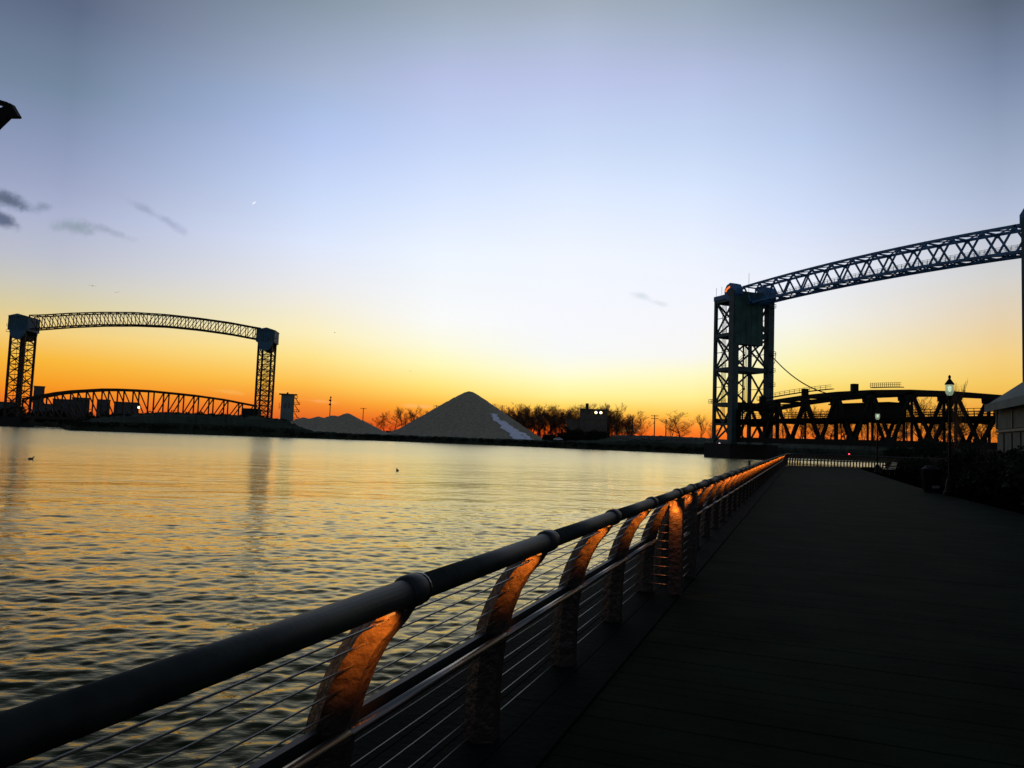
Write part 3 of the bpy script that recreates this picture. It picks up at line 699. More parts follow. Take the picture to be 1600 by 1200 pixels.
for f in (.12, .31, .50): pc('hoist_box', 'span', F.P(lerp(s0l, s1l, f), -lw, ztop(f)), F.P(lerp(s0l, s1l, f), -lw, ztop(f)+2.4), 1.6, 1.6, LS)
def at_px(px, f0=0, f1=1, t=-lw):                # station along the span seen in this sight column
    lo, hi = s0l, s1l
    for _ in range(40):
        m_ = (lo+hi)/2; p = F.P(m_, t, 0); v = Vector((p.x, p.y, 0)); z = v.dot(_f); x = 800+FPX*(v-Vector((0, 0, EYE))).dot(_R)/(v-Vector((0,0,EYE))).dot(_f)
        if x < px: lo = m_
        else: hi = m_
    return (lo+hi)/2
ma, mb_ = at_px(1311, t=0), at_px(1402, t=0)
mh = MB(); mh.beam(F.P(ma, 0, 11.9), F.P(mb_, 0, 11.9), 6.5, 4.0)
obj('machinery_house', MBrel(mh), MT['span'], LS)
rf = MB(); rf.beam(F.P(ma-.5, 0, 14.1), F.P(mb_+.5, 0, 14.1), 7.2, .35); obj('machinery_roof', MBrel(rf), MT['span'], LS)
# drooping power cable
cb = MB(); a = F.P(HA+1.5, HT, 31.5); b = F.P(at_px(1272), -lw*.2, 17.5); pts = []
for i in range(25):
    f = i/24; p = a.lerp(b, f); p.z -= 3.4*4*f*(1-f)*.55; pts.append(p)
cb.tube(pts, .17, 6)
pts = [F.P(HA+1.5, HT, 32.5)+Vector((0, 0, -3.6*sin(pi*k/12)))+F.a*1.9*(k/12) for k in range(13)]; cb.tube(pts, .09, 5)
obj('power_cable', MBrel(cb), MT['iron'], LS)

# ------------------------------------------------------------------ left lift bridge (far, arched)
U1, U2 = G(26, 520), G(410, 476)
F2 = Frame(U1, U2); ha, ht = 3.7, 6.0
LB = thing('lift_bridge', 'distant lift bridge on the left with arched overhead truss between two blue-headed lattice towers', 'bridge', tuple(F2.P(F2.L/2, 0, 0)))
base2 = Vector(LB.location)
def rel2(mb): mb.v = [tuple(Vector(v)-base2) for v in mb.v]; return mb
def tower2(sc, sgn, ztop_, zhead):
    c = lambda i, t, z: F2.P(sc+i*ha*sgn, t*ht, z)
    tw = link('tower', None, LB)
    for i in (-1, 1):
        for t in (-1, 1): piece('column', MT['iron'], c(i, t, -1), c(i, t, ztop_-3), 1.05, 1.05, tw, base2, up=F2.a)
    lt = MB(); n = 8; z0 = 3; dz = (zhead-z0)/n
    for k in range(n):
        a, b = z0+k*dz, z0+(k+1)*dz; m_ = (a+b)/2
        for t in (-1, 1):
            lt.beam(c(-1, t, a), c(0, t, m_), .36); lt.beam(c(1, t, a), c(0, t, m_), .36)
            lt.beam(c(-1, t, b), c(0, t, m_), .36); lt.beam(c(1, t, b), c(0, t, m_), .36)
            lt.beam(c(-1, t, b), c(1, t, b), .42); lt.beam(c(-1, t, m_), c(1, t, m_), .28)
            lt.beam(c(0, t, a), c(0, t, b), .18)
        for i in (-1, 1):
            lt.beam(c(i, -1, a), c(i, 1, b), .34); lt.beam(c(i, 1, a) if k % 2 else c(i, -1, b), c(i, -1, b) if k % 2 else c(i, 1, b), .34)
            lt.beam(c(i, -1, m_), c(i, 1, m_), .28)
    for t in (-.5, .1, .55): lt.tube([c(0, t, 3), c(0, t, zhead)], .12, 4)
    obj('lattice', rel2(lt), MT['iron'], tw)
    # head housing: ribbed panel box with slightly peaked roof and round sheave skirts
    hb = MB(); x0, x1 = -ha-1.4, ha+1.4; y0, y1 = -ht-1.0, ht+1.0
    q = [F2.P(sc+i*sgn, t, z)-base2 for z in (zhead+1.2, ztop_-1.2) for i, t in ((x0, y0), (x1, y0), (x1, y1), (x0, y1))]
    hb.add(q, [(3, 2, 1, 0), (0, 1, 5, 4), (1, 2, 6, 5), (2, 3, 7, 6), (3, 0, 4, 7), (4, 5, 6, 7)])
    obj('head_housing', hb, MT['head_blue'], tw)
    rb = MB()
    for k in range(11):
        i = lerp(x0, x1, k/10); rb.beam(F2.P(sc+i*sgn, y0-.05, zhead+1.3), F2.P(sc+i*sgn, y0-.05, ztop_-1.3), .22, .3)
    obj('panel_rib', rel2(rb), MT['tower'], tw)
    rfm = MB(); a0 = [F2.P(sc+i*sgn, t, ztop_-1.25)-base2 for i, t in ((x0-.5, y0-.5), (x1+.5, y0-.5), (x1+.5, y1+.5), (x0-.5, y1+.5))]
    ap = [F2.P(sc+sgn*(-.5), t, ztop_+.2)-base2 for t in (y0-.5, y1+.5)]
    rfm.add(a0+ap, [(3, 2, 1, 0), (0, 1, 4), (1, 2, 5, 4), (2, 3, 5), (3, 0, 4, 5)]); obj('roof', rfm, MT['head_blue'], tw)
    for t in (y0+.3, y1-.3):
        sk = MB(); rr = 4.3; pts = [F2.P(sc+sgn*rr*cos(a_), t, zhead+1.4+rr*1.25*sin(a_))-base2 for a_ in [pi+pi*k/10 for k in range(11)]]
        sk.plate(pts, F2.t*.8); obj('sheave_skirt', sk, MT['head_blue'], tw)
    ld = MB()
    for z in (zhead+.2, zhead+3.5):
        p = c(-1, -1, z)-F2.a*sgn*1.5
        for h in (0, 1.2): ld.beam(p-F2.a*1.2, p+F2.a*1.2, .25); ld.beam(p-F2.a*1.2+Vector((0, 0, h)), p+F2.a*1.2+Vector((0, 0, h)), .12)
        ld.beam(p-F2.a*sgn*1.2, p-F2.a*sgn*1.2+Vector((0, 0, 1.2)), .12)
    obj('landing', rel2(ld), MT['iron'], tw)
    pr = MB(); q = [F2.P(sc+i, t, z)-base2 for z in (-4, 3) for i, t in ((-ha-2, -ht-2), (ha+2, -ht-2), (ha+2, ht+2), (-ha-2, ht+2))]
    pr.add(q, [(3, 2, 1, 0), (0, 1, 5, 4), (1, 2, 6, 5), (2, 3, 7, 6), (3, 0, 4, 7), (4, 5, 6, 7)]); obj('pier', pr, MT['wall_dark'], tw)
zh1, zt1 = Zat(30, 521, 520), Zat(30, 492.5, 520); zh2, zt2 = Zat(410, 539, 476), Zat(410, 514, 476)
tower2(0, 1, zt1, zh1); tower2(F2.L, -1, zt2, zh2)
def dist_at(s): p = F2.P(s, 0, 0); return hypot(p.x, p.y)
def px_at(Fr, s, t=0):
    p = Fr.P(s, t, 0); v = Vector((p.x, p.y, -EYE)); v.z = 0; return 800+FPX*v.dot(_R)/v.dot(_f)
def curve_z(tab, s): x = px_at(F2, s); return Zat(x, interp(tab, x, 1), dist_at(s))
up_tab = [(40, 492.5), (60, 492), (100, 489.5), (150, 488), (200, 488.3), (250, 491.5), (300, 497), (350, 504), (395, 512.5), (420, 516)]
lo_tab = [(40, 514), (60, 512.5), (100, 509.5), (150, 507.5), (200, 507.5), (250, 509.5), (300, 514.5), (350, 521.5), (395, 530), (420, 533)]
OH = link('overhead_truss', None, LB); ch = MB(); wb = MB(); np2 = 30; a0, a1 = ha, F2.L-ha
for t in (-3, 3):
    for i in range(np2):
        a, b = lerp(a0, a1, i/np2), lerp(a0, a1, (i+1)/np2)
        pa, pb, qa, qb = F2.P(a, t, curve_z(up_tab, a)), F2.P(b, t, curve_z(up_tab, b)), F2.P(a, t, curve_z(lo_tab, a)), F2.P(b, t, curve_z(lo_tab, b))
        piece('chord', MT['iron'], pa, pb, .6, .62, OH, base2); piece('chord', MT['iron'], qa, qb, .6, .75, OH, base2); wb.beam(pa, qa, .34)
        if i < np2*.5: wb.beam(pa, qb, .34)
        else: wb.beam(pb, qa, .34)
for i in range(np2+1):
    a = lerp(a0, a1, i/np2)
    for tab in (up_tab, lo_tab): wb.beam(F2.P(a, -3, curve_z(tab, a)), F2.P(a, 3, curve_z(tab, a)), .3)
obj('web', rel2(wb), MT['iron'], OH, kind='stuff')
top_tab = [(40, 624), (60, 620), (100, 612.5), (170, 608.5), (230, 611), (300, 618), (350, 625), (385, 632), (430, 640)]
def flat_z(f): return 2.6
SP = link('lift_span', None, LB); np3 = 15; ch = MB(); wb = MB()
a0, a1 = ha+1, F2.L-ha-1
for t in (-4.6, 4.6):
    for i in range(np3):
        a, b = lerp(a0, a1, i/np3), lerp(a0, a1, (i+1)/np3); za, zb_ = curve_z(top_tab, a), curve_z(top_tab, b); zf = 3.2
        piece('chord', MT['iron'], F2.P(a, t, za), F2.P(b, t, zb_), .9, 1.2, SP, base2); piece('chord', MT['iron'], F2.P(a, t, zf), F2.P(b, t, zf), .8, 1.6, SP, base2)
        piece('post', MT['iron'], F2.P(a, t, zf), F2.P(a, t, za), .62, .62, SP, base2)
        if i < np3/2: piece('diagonal', MT['iron'], F2.P(a, t, za), F2.P(b, t, zf), .55, .55, SP, base2)
        else: piece('diagonal', MT['iron'], F2.P(b, t, zb_), F2.P(a, t, zf), .55, .55, SP, base2)
for i in range(1, np3): 
    a = lerp(a0, a1, i/np3); wb.beam(F2.P(a, -4.6, curve_z(top_tab, a)-.2), F2.P(a, 4.6, curve_z(top_tab, a)-.2), .4, .6); wb.beam(F2.P(a, -4.6, 9), F2.P(a, 4.6, 9), .3, .3)
wb.beam(F2.P(a0, 0, 3.4), F2.P(a1, 0, 3.4), 8.6, .4)
obj('floor', rel2(wb), MT['iron'], SP, kind='stuff')
# portal block and abutment masses at the right tower foot
ab = MB(); c_ = F2.P(F2.L-ha-3, 0, 0); ab.beam(F2.P(F2.L-ha-7, 0, 6.5), F2.P(F2.L-ha+1.5, 0, 6.5), 11, 13); obj('abutment', rel2(ab), MT['wall_dark'], LB)

# ------------------------------------------------------------------ far buildings
def block(name, label, cat, x0, x1, ytop, r, m, base_z=-1, deep=16, extra=None):
    a, b = G(x0, r), G(x1, r); ctr = (a+b)/2; t = thing(name, label, cat, (ctr.x, ctr.y, base_z))
    d = (b-a); w = d.length; d.normalize(); n_ = Vector((-d.y, d.x, 0))
    if n_.dot(ctr) < 0: n_ = -n_
    h = Zat((x0+x1)/2, ytop, r)-base_z
    wl = MB(); q = [d*sx*w/2+n_*sy+Vector((0, 0, z)) for z in (-4, h) for sx, sy in ((-1, 0), (1, 0), (1, deep), (-1, deep))]
    wl.add(q, [(3, 2, 1, 0), (0, 1, 5, 4), (1, 2, 6, 5), (2, 3, 7, 6), (3, 0, 4, 7), (4, 5, 6, 7)]); obj('wall', wl, m, t)
    rf = MB(); q = [d*sx*(w/2+.3)+n_*sy+Vector((0, 0, z)) for z in (h+.02, h+.5) for sx, sy in ((-1, -.3), (1, -.3), (1, deep+.3), (-1, deep+.3))]
    rf.add(q, [(3, 2, 1, 0), (0, 1, 5, 4), (1, 2, 6, 5), (2, 3, 7, 6), (3, 0, 4, 7), (4, 5, 6, 7)]); obj('roof', rf, m, t)
    if extra: extra(t, d, n_, w, h)
    return t
def windows(nx, nz, ww=1.2, wh=1.5, zs=.25):
    def fn(t, d, n_, w, h):
        me = None
        for i in range(nx):
            for k in range(nz):
                c = d*(-w/2+w*(i+.5)/nx)+Vector((0, 0, h*(zs+(.9-zs)*(k+.5)/nz)))-n_*.08
                mb = MB(); mb.plate([c-d*ww/2-Vector((0, 0, wh/2)), c+d*ww/2-Vector((0, 0, wh/2)), c+d*ww/2+Vector((0, 0, wh/2)), c-d*ww/2+Vector((0, 0, wh/2))], n_*.1)
                obj('window', mb, MT['pane'], t)
    return fn
block('building', 'tall dark square building just right of the left tower', 'building', 49, 66, 604, 640, MT['block'], extra=windows(3, 4))
block('building', 'long low dark building seen behind the left end of the far span', 'building', 80, 137, 625, 650, MT['block'], extra=windows(8, 3))
block('building', 'lower dark building between the tall one and the long one', 'building', 66, 82, 632, 640, MT['block'], extra=windows(2, 2))
block('building', 'stepped dark building left of centre behind the far span', 'building', 110, 138, 622, 668, MT['block'], extra=windows(4, 3))
block('building', 'small dark square building behind the middle of the far span', 'building', 149, 170, 625, 640, MT['block'], extra=windows(3, 3))
block('building', 'dark building with roof boxes behind the middle of the far span', 'building', 176, 214, 629, 640, MT['block'], extra=windows(5, 2))
block('building', 'dark foot building left of the left tower at the frame edge', 'building', -40, 22, 628, 640, MT['block'], extra=windows(5, 2))
# foliage masses by the left tower
for i, (x, py, rx) in enumerate([(4, 632, 9), (20, 628, 8), (60, 640, 9), (92, 640, 7), (140, 643, 8), (165, 641, 7)]):
    r_ = 545; z0 = 0
    shrub(x, r_, rx, Zat(x, py, r_)*1.05, ['dark tree clump at the left frame edge below the tower', 'dark tree clump at the foot of the left tower', 'dark clump just right of the left tower foot', 'round dark clump before the long low building', 'dark clump where the mound begins', 'dark clump left of the roof-boxed building'][i], z0, 1100, s=.9, seed=60+i)

def control_house():
    r = 440; w = depth_m(448, r)*20; p = G(447, r); zb_ = 2.0; zt_ = Zat(447, 616.5, r); h = zt_-zb_
    t = thing('control_house', 'pale square control house with overhanging roof and side stair, right of the left bridge', 'tower house', (p.x, p.y, zb_), rz=atan2(-p.x, p.y))
    b = MB(); b.box(-w/2, w/2, 0, w, 0, h); obj('wall', b, MT['silo'], t)
    b = MB(); b.box(-w/2-1.2, w/2+1.4, -.8, w+.8, h+.02, h+.5); b.box(-.8, .2, 1, 2, h+.5, h+1.3); obj('roof', b, MT['iron'], t)
    st = MB()
    for k, z in enumerate((h*.28, h*.5, h*.72, h*.9)):
        st.box(w/2+.02, w/2+3-(k == 3)*1.4, 0, 2.5, z, z+.25)
        for x in (w/2+.1, w/2+1.4, w/2+2.9-(k == 3)*1.4): st.box(x, x+.16, -.02, .14, z, z+1.3)
        st.box(w/2, w/2+3-(k == 3)*1.4, -.05, .1, z+1.2, z+1.35)
        if k < 3: st.beam((w/2+2.8, .6, z+.2), (w/2+.4, .6, z+h*.2), .3, .4)
    st.box(-w/2-1.0, -w/2-.02, 0, .2, h*.62, h*.62+.2); st.box(-w/2-.9, -w/2-.7, 0, .2, h*.55, h*.75)
    obj('stair', st, MT['iron'], t)
    for k in range(2):
        b = MB(); b.box(-w*.25+k*w*.3, -w*.1+k*w*.3, -.12, -.01, h*.6, h*.75); obj('window', b, MT['pane'], t)
control_house()

def brick_building(t, d, n_, w, h):
    windows(5, 3, 1.3, 1.7, .2)(t, d, n_, w, h)
    c = d*(-w*.25)+n_*4; b = MB(); b.beam(c+Vector((0, 0, h)), c+Vector((0, 0, h+3.4)), 1.6, 1.6); obj('chimney', b, MT['iron'], t)
    for x in (.08, .26):  # glowing discs in dark housings, added to draw two sky glints
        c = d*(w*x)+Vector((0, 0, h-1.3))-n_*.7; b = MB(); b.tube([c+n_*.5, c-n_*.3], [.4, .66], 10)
        fo = obj('glint_housing', b, MT['dark'], t); b = MB(); b.tube([c-n_*.32, c-n_*.42], .62, 12); obj('glint_disc', b, MT['warm_glow'], fo)
block('building', 'dark flat-roofed building with a chimney and two glowing sky glints among the bare trees', 'building', 905, 948, 640.5, 392, MT['brick'], base_z=-1, deep=14, extra=brick_building)
block('annex', 'low dark annex on the left side of the flat-roofed building', 'building', 884, 904.6, 656, 393, MT['brick'], base_z=-1, deep=10)
# dark evergreen masses before the building
for i, (x, py, rx) in enumerate([(893, 664, 5), (908, 668, 5), (925, 666, 6), (940, 669, 5), (880, 672, 5), (858, 674, 5)]):
    r_ = 378; shrub(x, r_, rx, (Zat(x, py, r_)+.8), ['dark bush before the annex wall', 'dark bush before the left corner of the flat-roofed building', 'dark bush before the middle of the flat-roofed building', 'dark bush before the right corner of the flat-roofed building', 'low dark bush left of the annex', 'low dark bush near the foot of the gravel pile'][i], -.8, 1000, s=.6, seed=80+i)

# hut at yard edge, sheds, trailers and cars
def car(px, r, label, m, rz):
    p = G(px, r); t = thing('parked_car', label, 'car', (p.x, p.y, 1.0), rz=rz)
    prof = [(-2.1, .35), (-2.15, .75), (-1.9, .95), (-1.45, 1.0), (-.9, 1.45), (.6, 1.5), (1.3, 1.0), (2.05, .85), (2.15, .4)]
    b = MB(); n = len(prof); b.add([(x, -.85, z) for x, z in prof]+[(x, .85, z) for x, z in prof], [tuple(range(n)), tuple(reversed(range(n, 2*n)))]+[(i+n, (i+1) % n+n, (i+1) % n, i) for i in range(n)]); obj('body', b, m, t)
    b = MB(); b.plate([(-1.3, -.86, 1.02), (1.1, -.86, 1.02), (.5, -.86, 1.4), (-.85, -.86, 1.38)], (0, .02, 0)); b.plate([(-1.3, .86, 1.02), (1.1, .86, 1.02), (.5, .86, 1.4), (-.85, .86, 1.38)], (0, .02, 0)); obj('window', b, MT['carglass'], t)
    for x in (-1.35, 1.35):
        for y in (-.8, .8): b = MB(); b.tube([(x, y-.1, .32), (x, y+.1, .32)], .32, 12); obj('wheel', b, MT['tyre'], t)
car(872, 366, 'white parked car on the bank right of the gravel pile', MT['white'], radians(12))
car(970, 357, 'pale parked car on the bank right of the flat-roofed building', MT['white'], radians(8))
def trailer(px, r, ln, label):
    p = G(px, r); t = thing('trailer', label, 'trailer', (p.x, p.y, 1.0), rz=radians(10))
    b = MB(); b.box(-ln/2, ln/2, -1.2, 1.2, .9, 3.0); obj('body', b, MT['conc'], t)
    b = MB(); b.box(-ln/2-.1, ln/2+.1, -1.25, 1.25, 3.02, 3.15); obj('roof', b, MT['silo'], t)
    for x in (-ln*.3, -ln*.2, ln*.35):
        for y in (-1.1, 1.1): b = MB(); b.tube([(x, y-.12, .45), (x, y+.12, .45)], .45, 12); obj('wheel', b, MT['tyre'], t)
trailer(997, 358, 8, 'long grey trailer parked beside the pale car'); trailer(1027, 356, 6, 'short grey trailer near the single round tree')
def hump(px0, px1, top, r, label):
    p = G((px0+px1)/2, r); R_ = depth_m(px0, r)*(px1-px0)/2
    b = MB(); h = Zat((px0+px1)/2, top, r)+.8; b.lathe([(0, R_), (h*.4, R_*.75), (h*.75, R_*.4), (h, R_*.08)], n=20)
    for i, v in enumerate(b.v): b.v[i] = (v[0]*(1+.06*sin(i*7)), v[1]*(1+.06*sin(i*5)), v[2])
    o = obj('earth_mound', b, MT['bank'], None, True, (p.x, p.y, -.8)); o['label'] = label; o['category'] = 'mound'

# utility poles
def upole(px, r, ytop, label, arms=1, z0=-.5):
    p = G(px, r); h = Zat(px, ytop, r)-z0; t = thing('utility_pole', label, 'pole', (p.x, p.y, z0), rz=atan2(-p.x, p.y))
    b = MB(); b.tube([(0, 0, -1), (0, 0, h)], [.3, .2], 8); obj('pole', b, MT['pole'], t)
    for k in range(arms):
        b = MB(); b.box(-1.8, 1.8, -.08, .08, h-.7-k*1.3, h-.45-k*1.3); 
        for x in (-1.6, -.8, .8, 1.6): b.box(x-.07, x+.07, -.07, .07, h-.45-k*1.3, h-.15-k*1.3)
        obj('crossarm', b, MT['pole'], t)
    return t
t = upole(514, 470, 620, 'tall pole with hanging boxes between the control house and the piles', 0, 0)
h = Zat(514, 620, 470); b = MB()
for z in (h-.8, h-2.6, h-5): b.box(-.9 if z < h-1 else -.4, .45, -.4, .4, z, z+1.0)
obj('signal_box', b, MT['pole'], t)
upole(566, 470, 637, 'thin pole above the right end of the low gravel pile', 1, 0)
upole(963, 392, 641, 'pole at the right side of the flat-roofed building', 1)
upole(988, 385, 649, 'bare pole left of the single round tree', 0)
upole(1022, 380, 648, 'pole with two crossarms right of the single round tree', 2)
upole(1040, 378, 655, 'shorter pole before the bare trees near the lift tower', 0)
upole(783, 470, 633, 'pole with crossarm rising right of the tall pile', 1)
upole(800, 470, 637, 'pole with round top in the thicket right of the tall pile', 0)
upole(680, 470, 633, 'small pole peeking over the left flank of the tall pile', 2)

# tiny lit lamps on the banks
def marker(px, py, r, m, label, z0, pole_h=None):
    p = G(px, r); z = Zat(px, py, r); t = thing('marker_light', label, 'lamp', (p.x, p.y, z0))
    b = MB(); b.tube([(0, 0, -.3), (0, 0, z-z0)], .07, 6); obj('pole', b, MT['dark'], t)
    b = MB(); s = r*.0012; b.lathe([(0, s*.4), (s*.5, s), (s*1.3, s), (s*1.8, s*.3)], (0, 0, z-z0), 8); obj('lamp', b, m, t)
marker(1124, 694.5, 325, MT['pink_light'], 'small pale light low on the bank left of the right tower', -2.3)
marker(22, 655, 560, MT['pink_light'], 'small pinkish light under the left tower', -2)
marker(80, 644, 560, MT['pink_light'], 'small white light right of the left tower foot', -2)
marker(215, 638, 470, MT['warm_glow'], 'warm light at the right end of the roof-boxed building', 2)

# ------------------------------------------------------------------ near land, quay and boardwalk
tip = [atZ(1348, 732, 0), atZ(1360, 728.5, 0), atZ(1400, 727.5, 0), atZ(1440, 727, 0)]
edge = [(6.75, -14), (6.75, 40), (6.9, 52), (6.7, 58)]
endrail = [Vector((-1.5, 68.5)), Vector((-1.2, 71.2)), Vector((-.1, 73)), Vector((2.4, 75.3)), Vector((6, 79)), Vector((10, 83.6)), Vector((14.2, 89)), Vector((17, 93))]
lo = [(-2.15, -14), (-2.15, 68.8), (-1.7, 71.8), (-.5, 73.8), (2.0, 76.1), (5.6, 79.8), (9.6, 84.5), (13.7, 89.8), (17, 94.5), (33, 110), (60, 140), (75, 168), (110, 185), (420, 240), (420, -14)]
b = MB(); b.prism(lo, -3.6, -.14); obj('quay', b, MT['wall_dark'], kind='structure')
bedge = [(5.85, -14), (5.85, 18), (5.68, 25), (5.1, 36), (4.97, 45), (4.9, 60), (4.8, 70), (5.3, 74.5), (7.5, 78), (12, 82), (17.5, 86), (30, 108), (60, 138), (76, 166), (112, 183), (419, 238), (419, -14)]
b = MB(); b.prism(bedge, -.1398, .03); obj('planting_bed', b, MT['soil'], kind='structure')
# kerb along the bed
b = MB()
for p, q in zip(bedge[:10], bedge[1:10]): b.beam((p[0]-.07, p[1], .02), (q[0]-.07, q[1], .02), .12, .18)
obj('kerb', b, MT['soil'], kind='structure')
# boards
BW, GAP = .142, .007
bdk = obj('boardwalk', (lambda m_: (m_.box(-2.1, 17, -3, 93, -.1385, -.06), m_)[1])(MB()), MT['wall_dark'], kind='structure')
# trim the slab to the walk outline
bdk.data = (lambda m_: (m_.prism([(-2.1, -6), (-2.1, 68.9), (-1.6, 71.7), (-.4, 73.7), (2.1, 76), (5.7, 79.7), (9.7, 84.4), (13.8, 89.7), (17, 94), (18, 90), (17.4, 79), (6.02, 64), (6.02, -6)], -.1385, -.05), m_)[1])(MB()).mesh('boardwalk', MT['wall_dark'])
def xr(y):
    return interp([(-14, 5.9), (60, 5.9), (72, 5.9), (78, 8.5), (82, 12), (86, 17.3), (93, 18)], y, 1)
def xl(y):
    if y < 68: return -1.145
    return interp([(68, -1.13), (71, -1.1), (73, -.1), (75.3, 2.4), (79, 6), (83.6, 10), (89, 14.2), (93, 17)], y, 1)
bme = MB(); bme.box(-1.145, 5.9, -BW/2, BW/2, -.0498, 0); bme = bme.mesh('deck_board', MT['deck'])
y = .25; k = 0; far = MB()
while y < 91:
    if k < 300:
        o = bpy.data.objects.new('deck_board', bme); COL.objects.link(o); o.parent = bdk
        o.location = (0, y, random.uniform(-.0015, .0015)); o.rotation_euler = (0, random.uniform(-.0002, .0002), random.uniform(-.0003, .0003))
    elif xr(y) > xl(y)+.3: far.box(xl(y), xr(y), y-BW/2, y+BW/2, -.0498, random.uniform(-.0015, .0015))
    y += BW+GAP; k += 1
for yy in range(-20, 1): far.box(-1.145, 5.9, yy*.149+.1-BW/2, yy*.149+.1+BW/2, -.0498, 0)
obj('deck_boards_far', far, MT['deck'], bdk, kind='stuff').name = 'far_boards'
x = -2.12
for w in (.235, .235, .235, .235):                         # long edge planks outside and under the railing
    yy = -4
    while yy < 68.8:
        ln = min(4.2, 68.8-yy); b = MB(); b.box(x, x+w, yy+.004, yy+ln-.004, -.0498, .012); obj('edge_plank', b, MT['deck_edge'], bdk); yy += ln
    x += w+.008

# ------------------------------------------------------------------ railing
RL = thing('guard_railing', 'cable guard railing with curved posts, thick round handrail and orange post lights along the boardwalk', 'railing', (0, 0, 0))
HX, HZ = -1.20, 1.035
prof = [(-1.52, .012, .128), (-1.52, .16, .128), (-1.518, .30, .126), (-1.505, .44, .122), (-1.482, .57, .115), (-1.448, .68, .106), (-1.40, .79, .096), (-1.34, .885, .086), (-1.27, .955, .072), (-1.225, .990, .040)]
def prof_x(z):
    for a, b in zip(prof, prof[1:]):
        if z <= b[1]: return lerp(a[0], b[0], (z-a[1])/(b[1]-a[1]))
    return prof[-1][0]
def post_mesh():
    mb = MB(); n = len(prof)                              # ridge-fronted hollow post swept along the curve
    for i, (x, z, w) in enumerate(prof):
        a, c = prof[max(0, i-1)], prof[min(n-1, i+1)]; d = Vector((c[0]-a[0], 0, c[1]-a[1])).normalized(); nr = Vector((d.z, 0, -d.x))
        p = Vector((x, 0, z)); w *= 1.22
        for sx, sy in ((-.5, .06), (-.5, -.035), (-.02, -.082), (.5, -.03), (.5, .06)): mb.v.append(tuple(p+nr*sx*w+Vector((0, sy, 0))))
    for i in range(n-1):
        for k in range(5): a = i*5+k; b = i*5+(k+1) % 5; mb.f.append((a, b, b+5, a+5))
    mb.f += [(4, 3, 2, 1, 0), tuple((n-1)*5+k for k in range(5))]
    return mb.mesh('post', MT['post'])
PM = post_mesh()
bv = MB(); bv.box(HX-.065, HX+.065, -.065, .065, .012, .99); VPM = bv.mesh('post', MT['post'])
cm = MB(); cm.tube([(0, -.055, 0), (0, -.035, 0), (0, .03, 0), (0, .045, 0)], [.046, .055, .055, .048], 20); COLM = cm.mesh('collar', MT['collar'], True)
rm = MB(); rm.tube([(0, .046, 0), (0, .053, 0)], .053, 20); RINGM = rm.mesh('ring', MT['steel'])
lm = MB(); lm.box(-.006, .006, -.02, .02, -.006, 0); LENS = lm.mesh('light_lens', MT['amber'])
def spot_data(name, e):
    l = bpy.data.lights.new(name, 'SPOT'); l.energy = e; l.color = (1, .25, .03); l.spot_size = radians(58); l.spot_blend = .9; l.shadow_soft_size = .018; return l
SPOT = spot_data('post_light', 34); SPOTF = spot_data('post_light_far', 70)
def post_light(parent, far_, vertical=False):
    o = bpy.data.objects.new('post_light', SPOTF if far_ else SPOT); COL.objects.link(o); o.parent = parent
    src = Vector((HX+.045 if not vertical else HX, 0 if not vertical else -.135, .955)); dst = Vector((-1.31, -.05, .885)) if not vertical else Vector((HX, -.05, .80))
    if not vertical: src = Vector((-1.14, -.15, .965))
    o.location = src; o.rotation_euler = (src-dst).to_track_quat('Z', 'Y').to_euler()
    link('light_lens', LENS, parent, (-1.19, src.y, .992))
posts = [-.6, .72, 2.3, 3.75, 5.2, 6.65, 8.12, 9.22]
y = 10.6
while y < 68.4: posts.append(y); y += 1.449
for y in posts:
    po = link('post', PM, RL, (0, y, 0)); post_light(po, y > 14)
    link('collar', COLM, RL, (HX, y, HZ)); 
    link('ring', RINGM, RL, (HX, y, HZ))
for y in (8.12, 9.22):
    po = link('post', VPM, RL, (0, y, 0)); 
    if y < 9: post_light(po, False, True)
hr = MB()
ys = [-1.5]+posts+[68.5]
for a, b in zip(ys, ys[1:]):
    m_ = MB(); m_.tube([(HX, a+.005, HZ), (HX, (a+b)/2, HZ-.002), (HX, b-.005, HZ)], .043, 20); obj('handrail', m_, MT['rail'], RL, smooth=True)
CZ = [.10, .19, .28, .37, .455, .625, .705, .785, .865, .945]
def inner(z): return prof_x(z)+.03
for z in CZ:
    for a, b in ((-1.5, 8.12), (9.22, 68.5)):
        m_ = MB(); xx = inner(z); pts_ = [(xx, a, z)]
        ps = [p for p in posts if a <= p <= b]
        for p, q in zip(ps, ps[1:]): pts_ += [(xx, p, z), (xx, (p+q)/2, z-.003)]
        pts_.append((xx, b, z)); m_.tube(pts_, .0036, 6); obj('cable', m_, MT['cable'], RL)
for z in CZ+[.54, .03+.0]:
    if z < .05: continue
    for yy in (8.10, 9.24):
        m_ = MB(); m_.tube([(inner(z)+.04, yy, z), (HX-.06, yy, z)], .007, 6); obj('return_cable', m_, MT['steel'], RL)
    m_ = MB(); m_.tube([(HX, 8.18, z), (HX, 9.16, z)], .0036 if z != .54 else .018, 8); obj('cable' if z != .54 else 'mid_rail', m_, MT['cable'] if z != .54 else MT['steel'], RL)
for a, b in zip(posts, posts[1:]):
    if a > 8 and a < 9: continue
    m_ = MB(); m_.tube([(inner(.54)+.045, a+.005, .54), (inner(.54)+.045, b-.005, .54)], .019, 12); obj('mid_rail', m_, MT['steel'], RL, smooth=True)
    m_ = MB(); m_.beam((inner(.54)-.03, a+.06, .535), (inner(.54)-.03, b-.06, .535), .03, .06); obj('back_bar', m_, MT['collar'], RL)

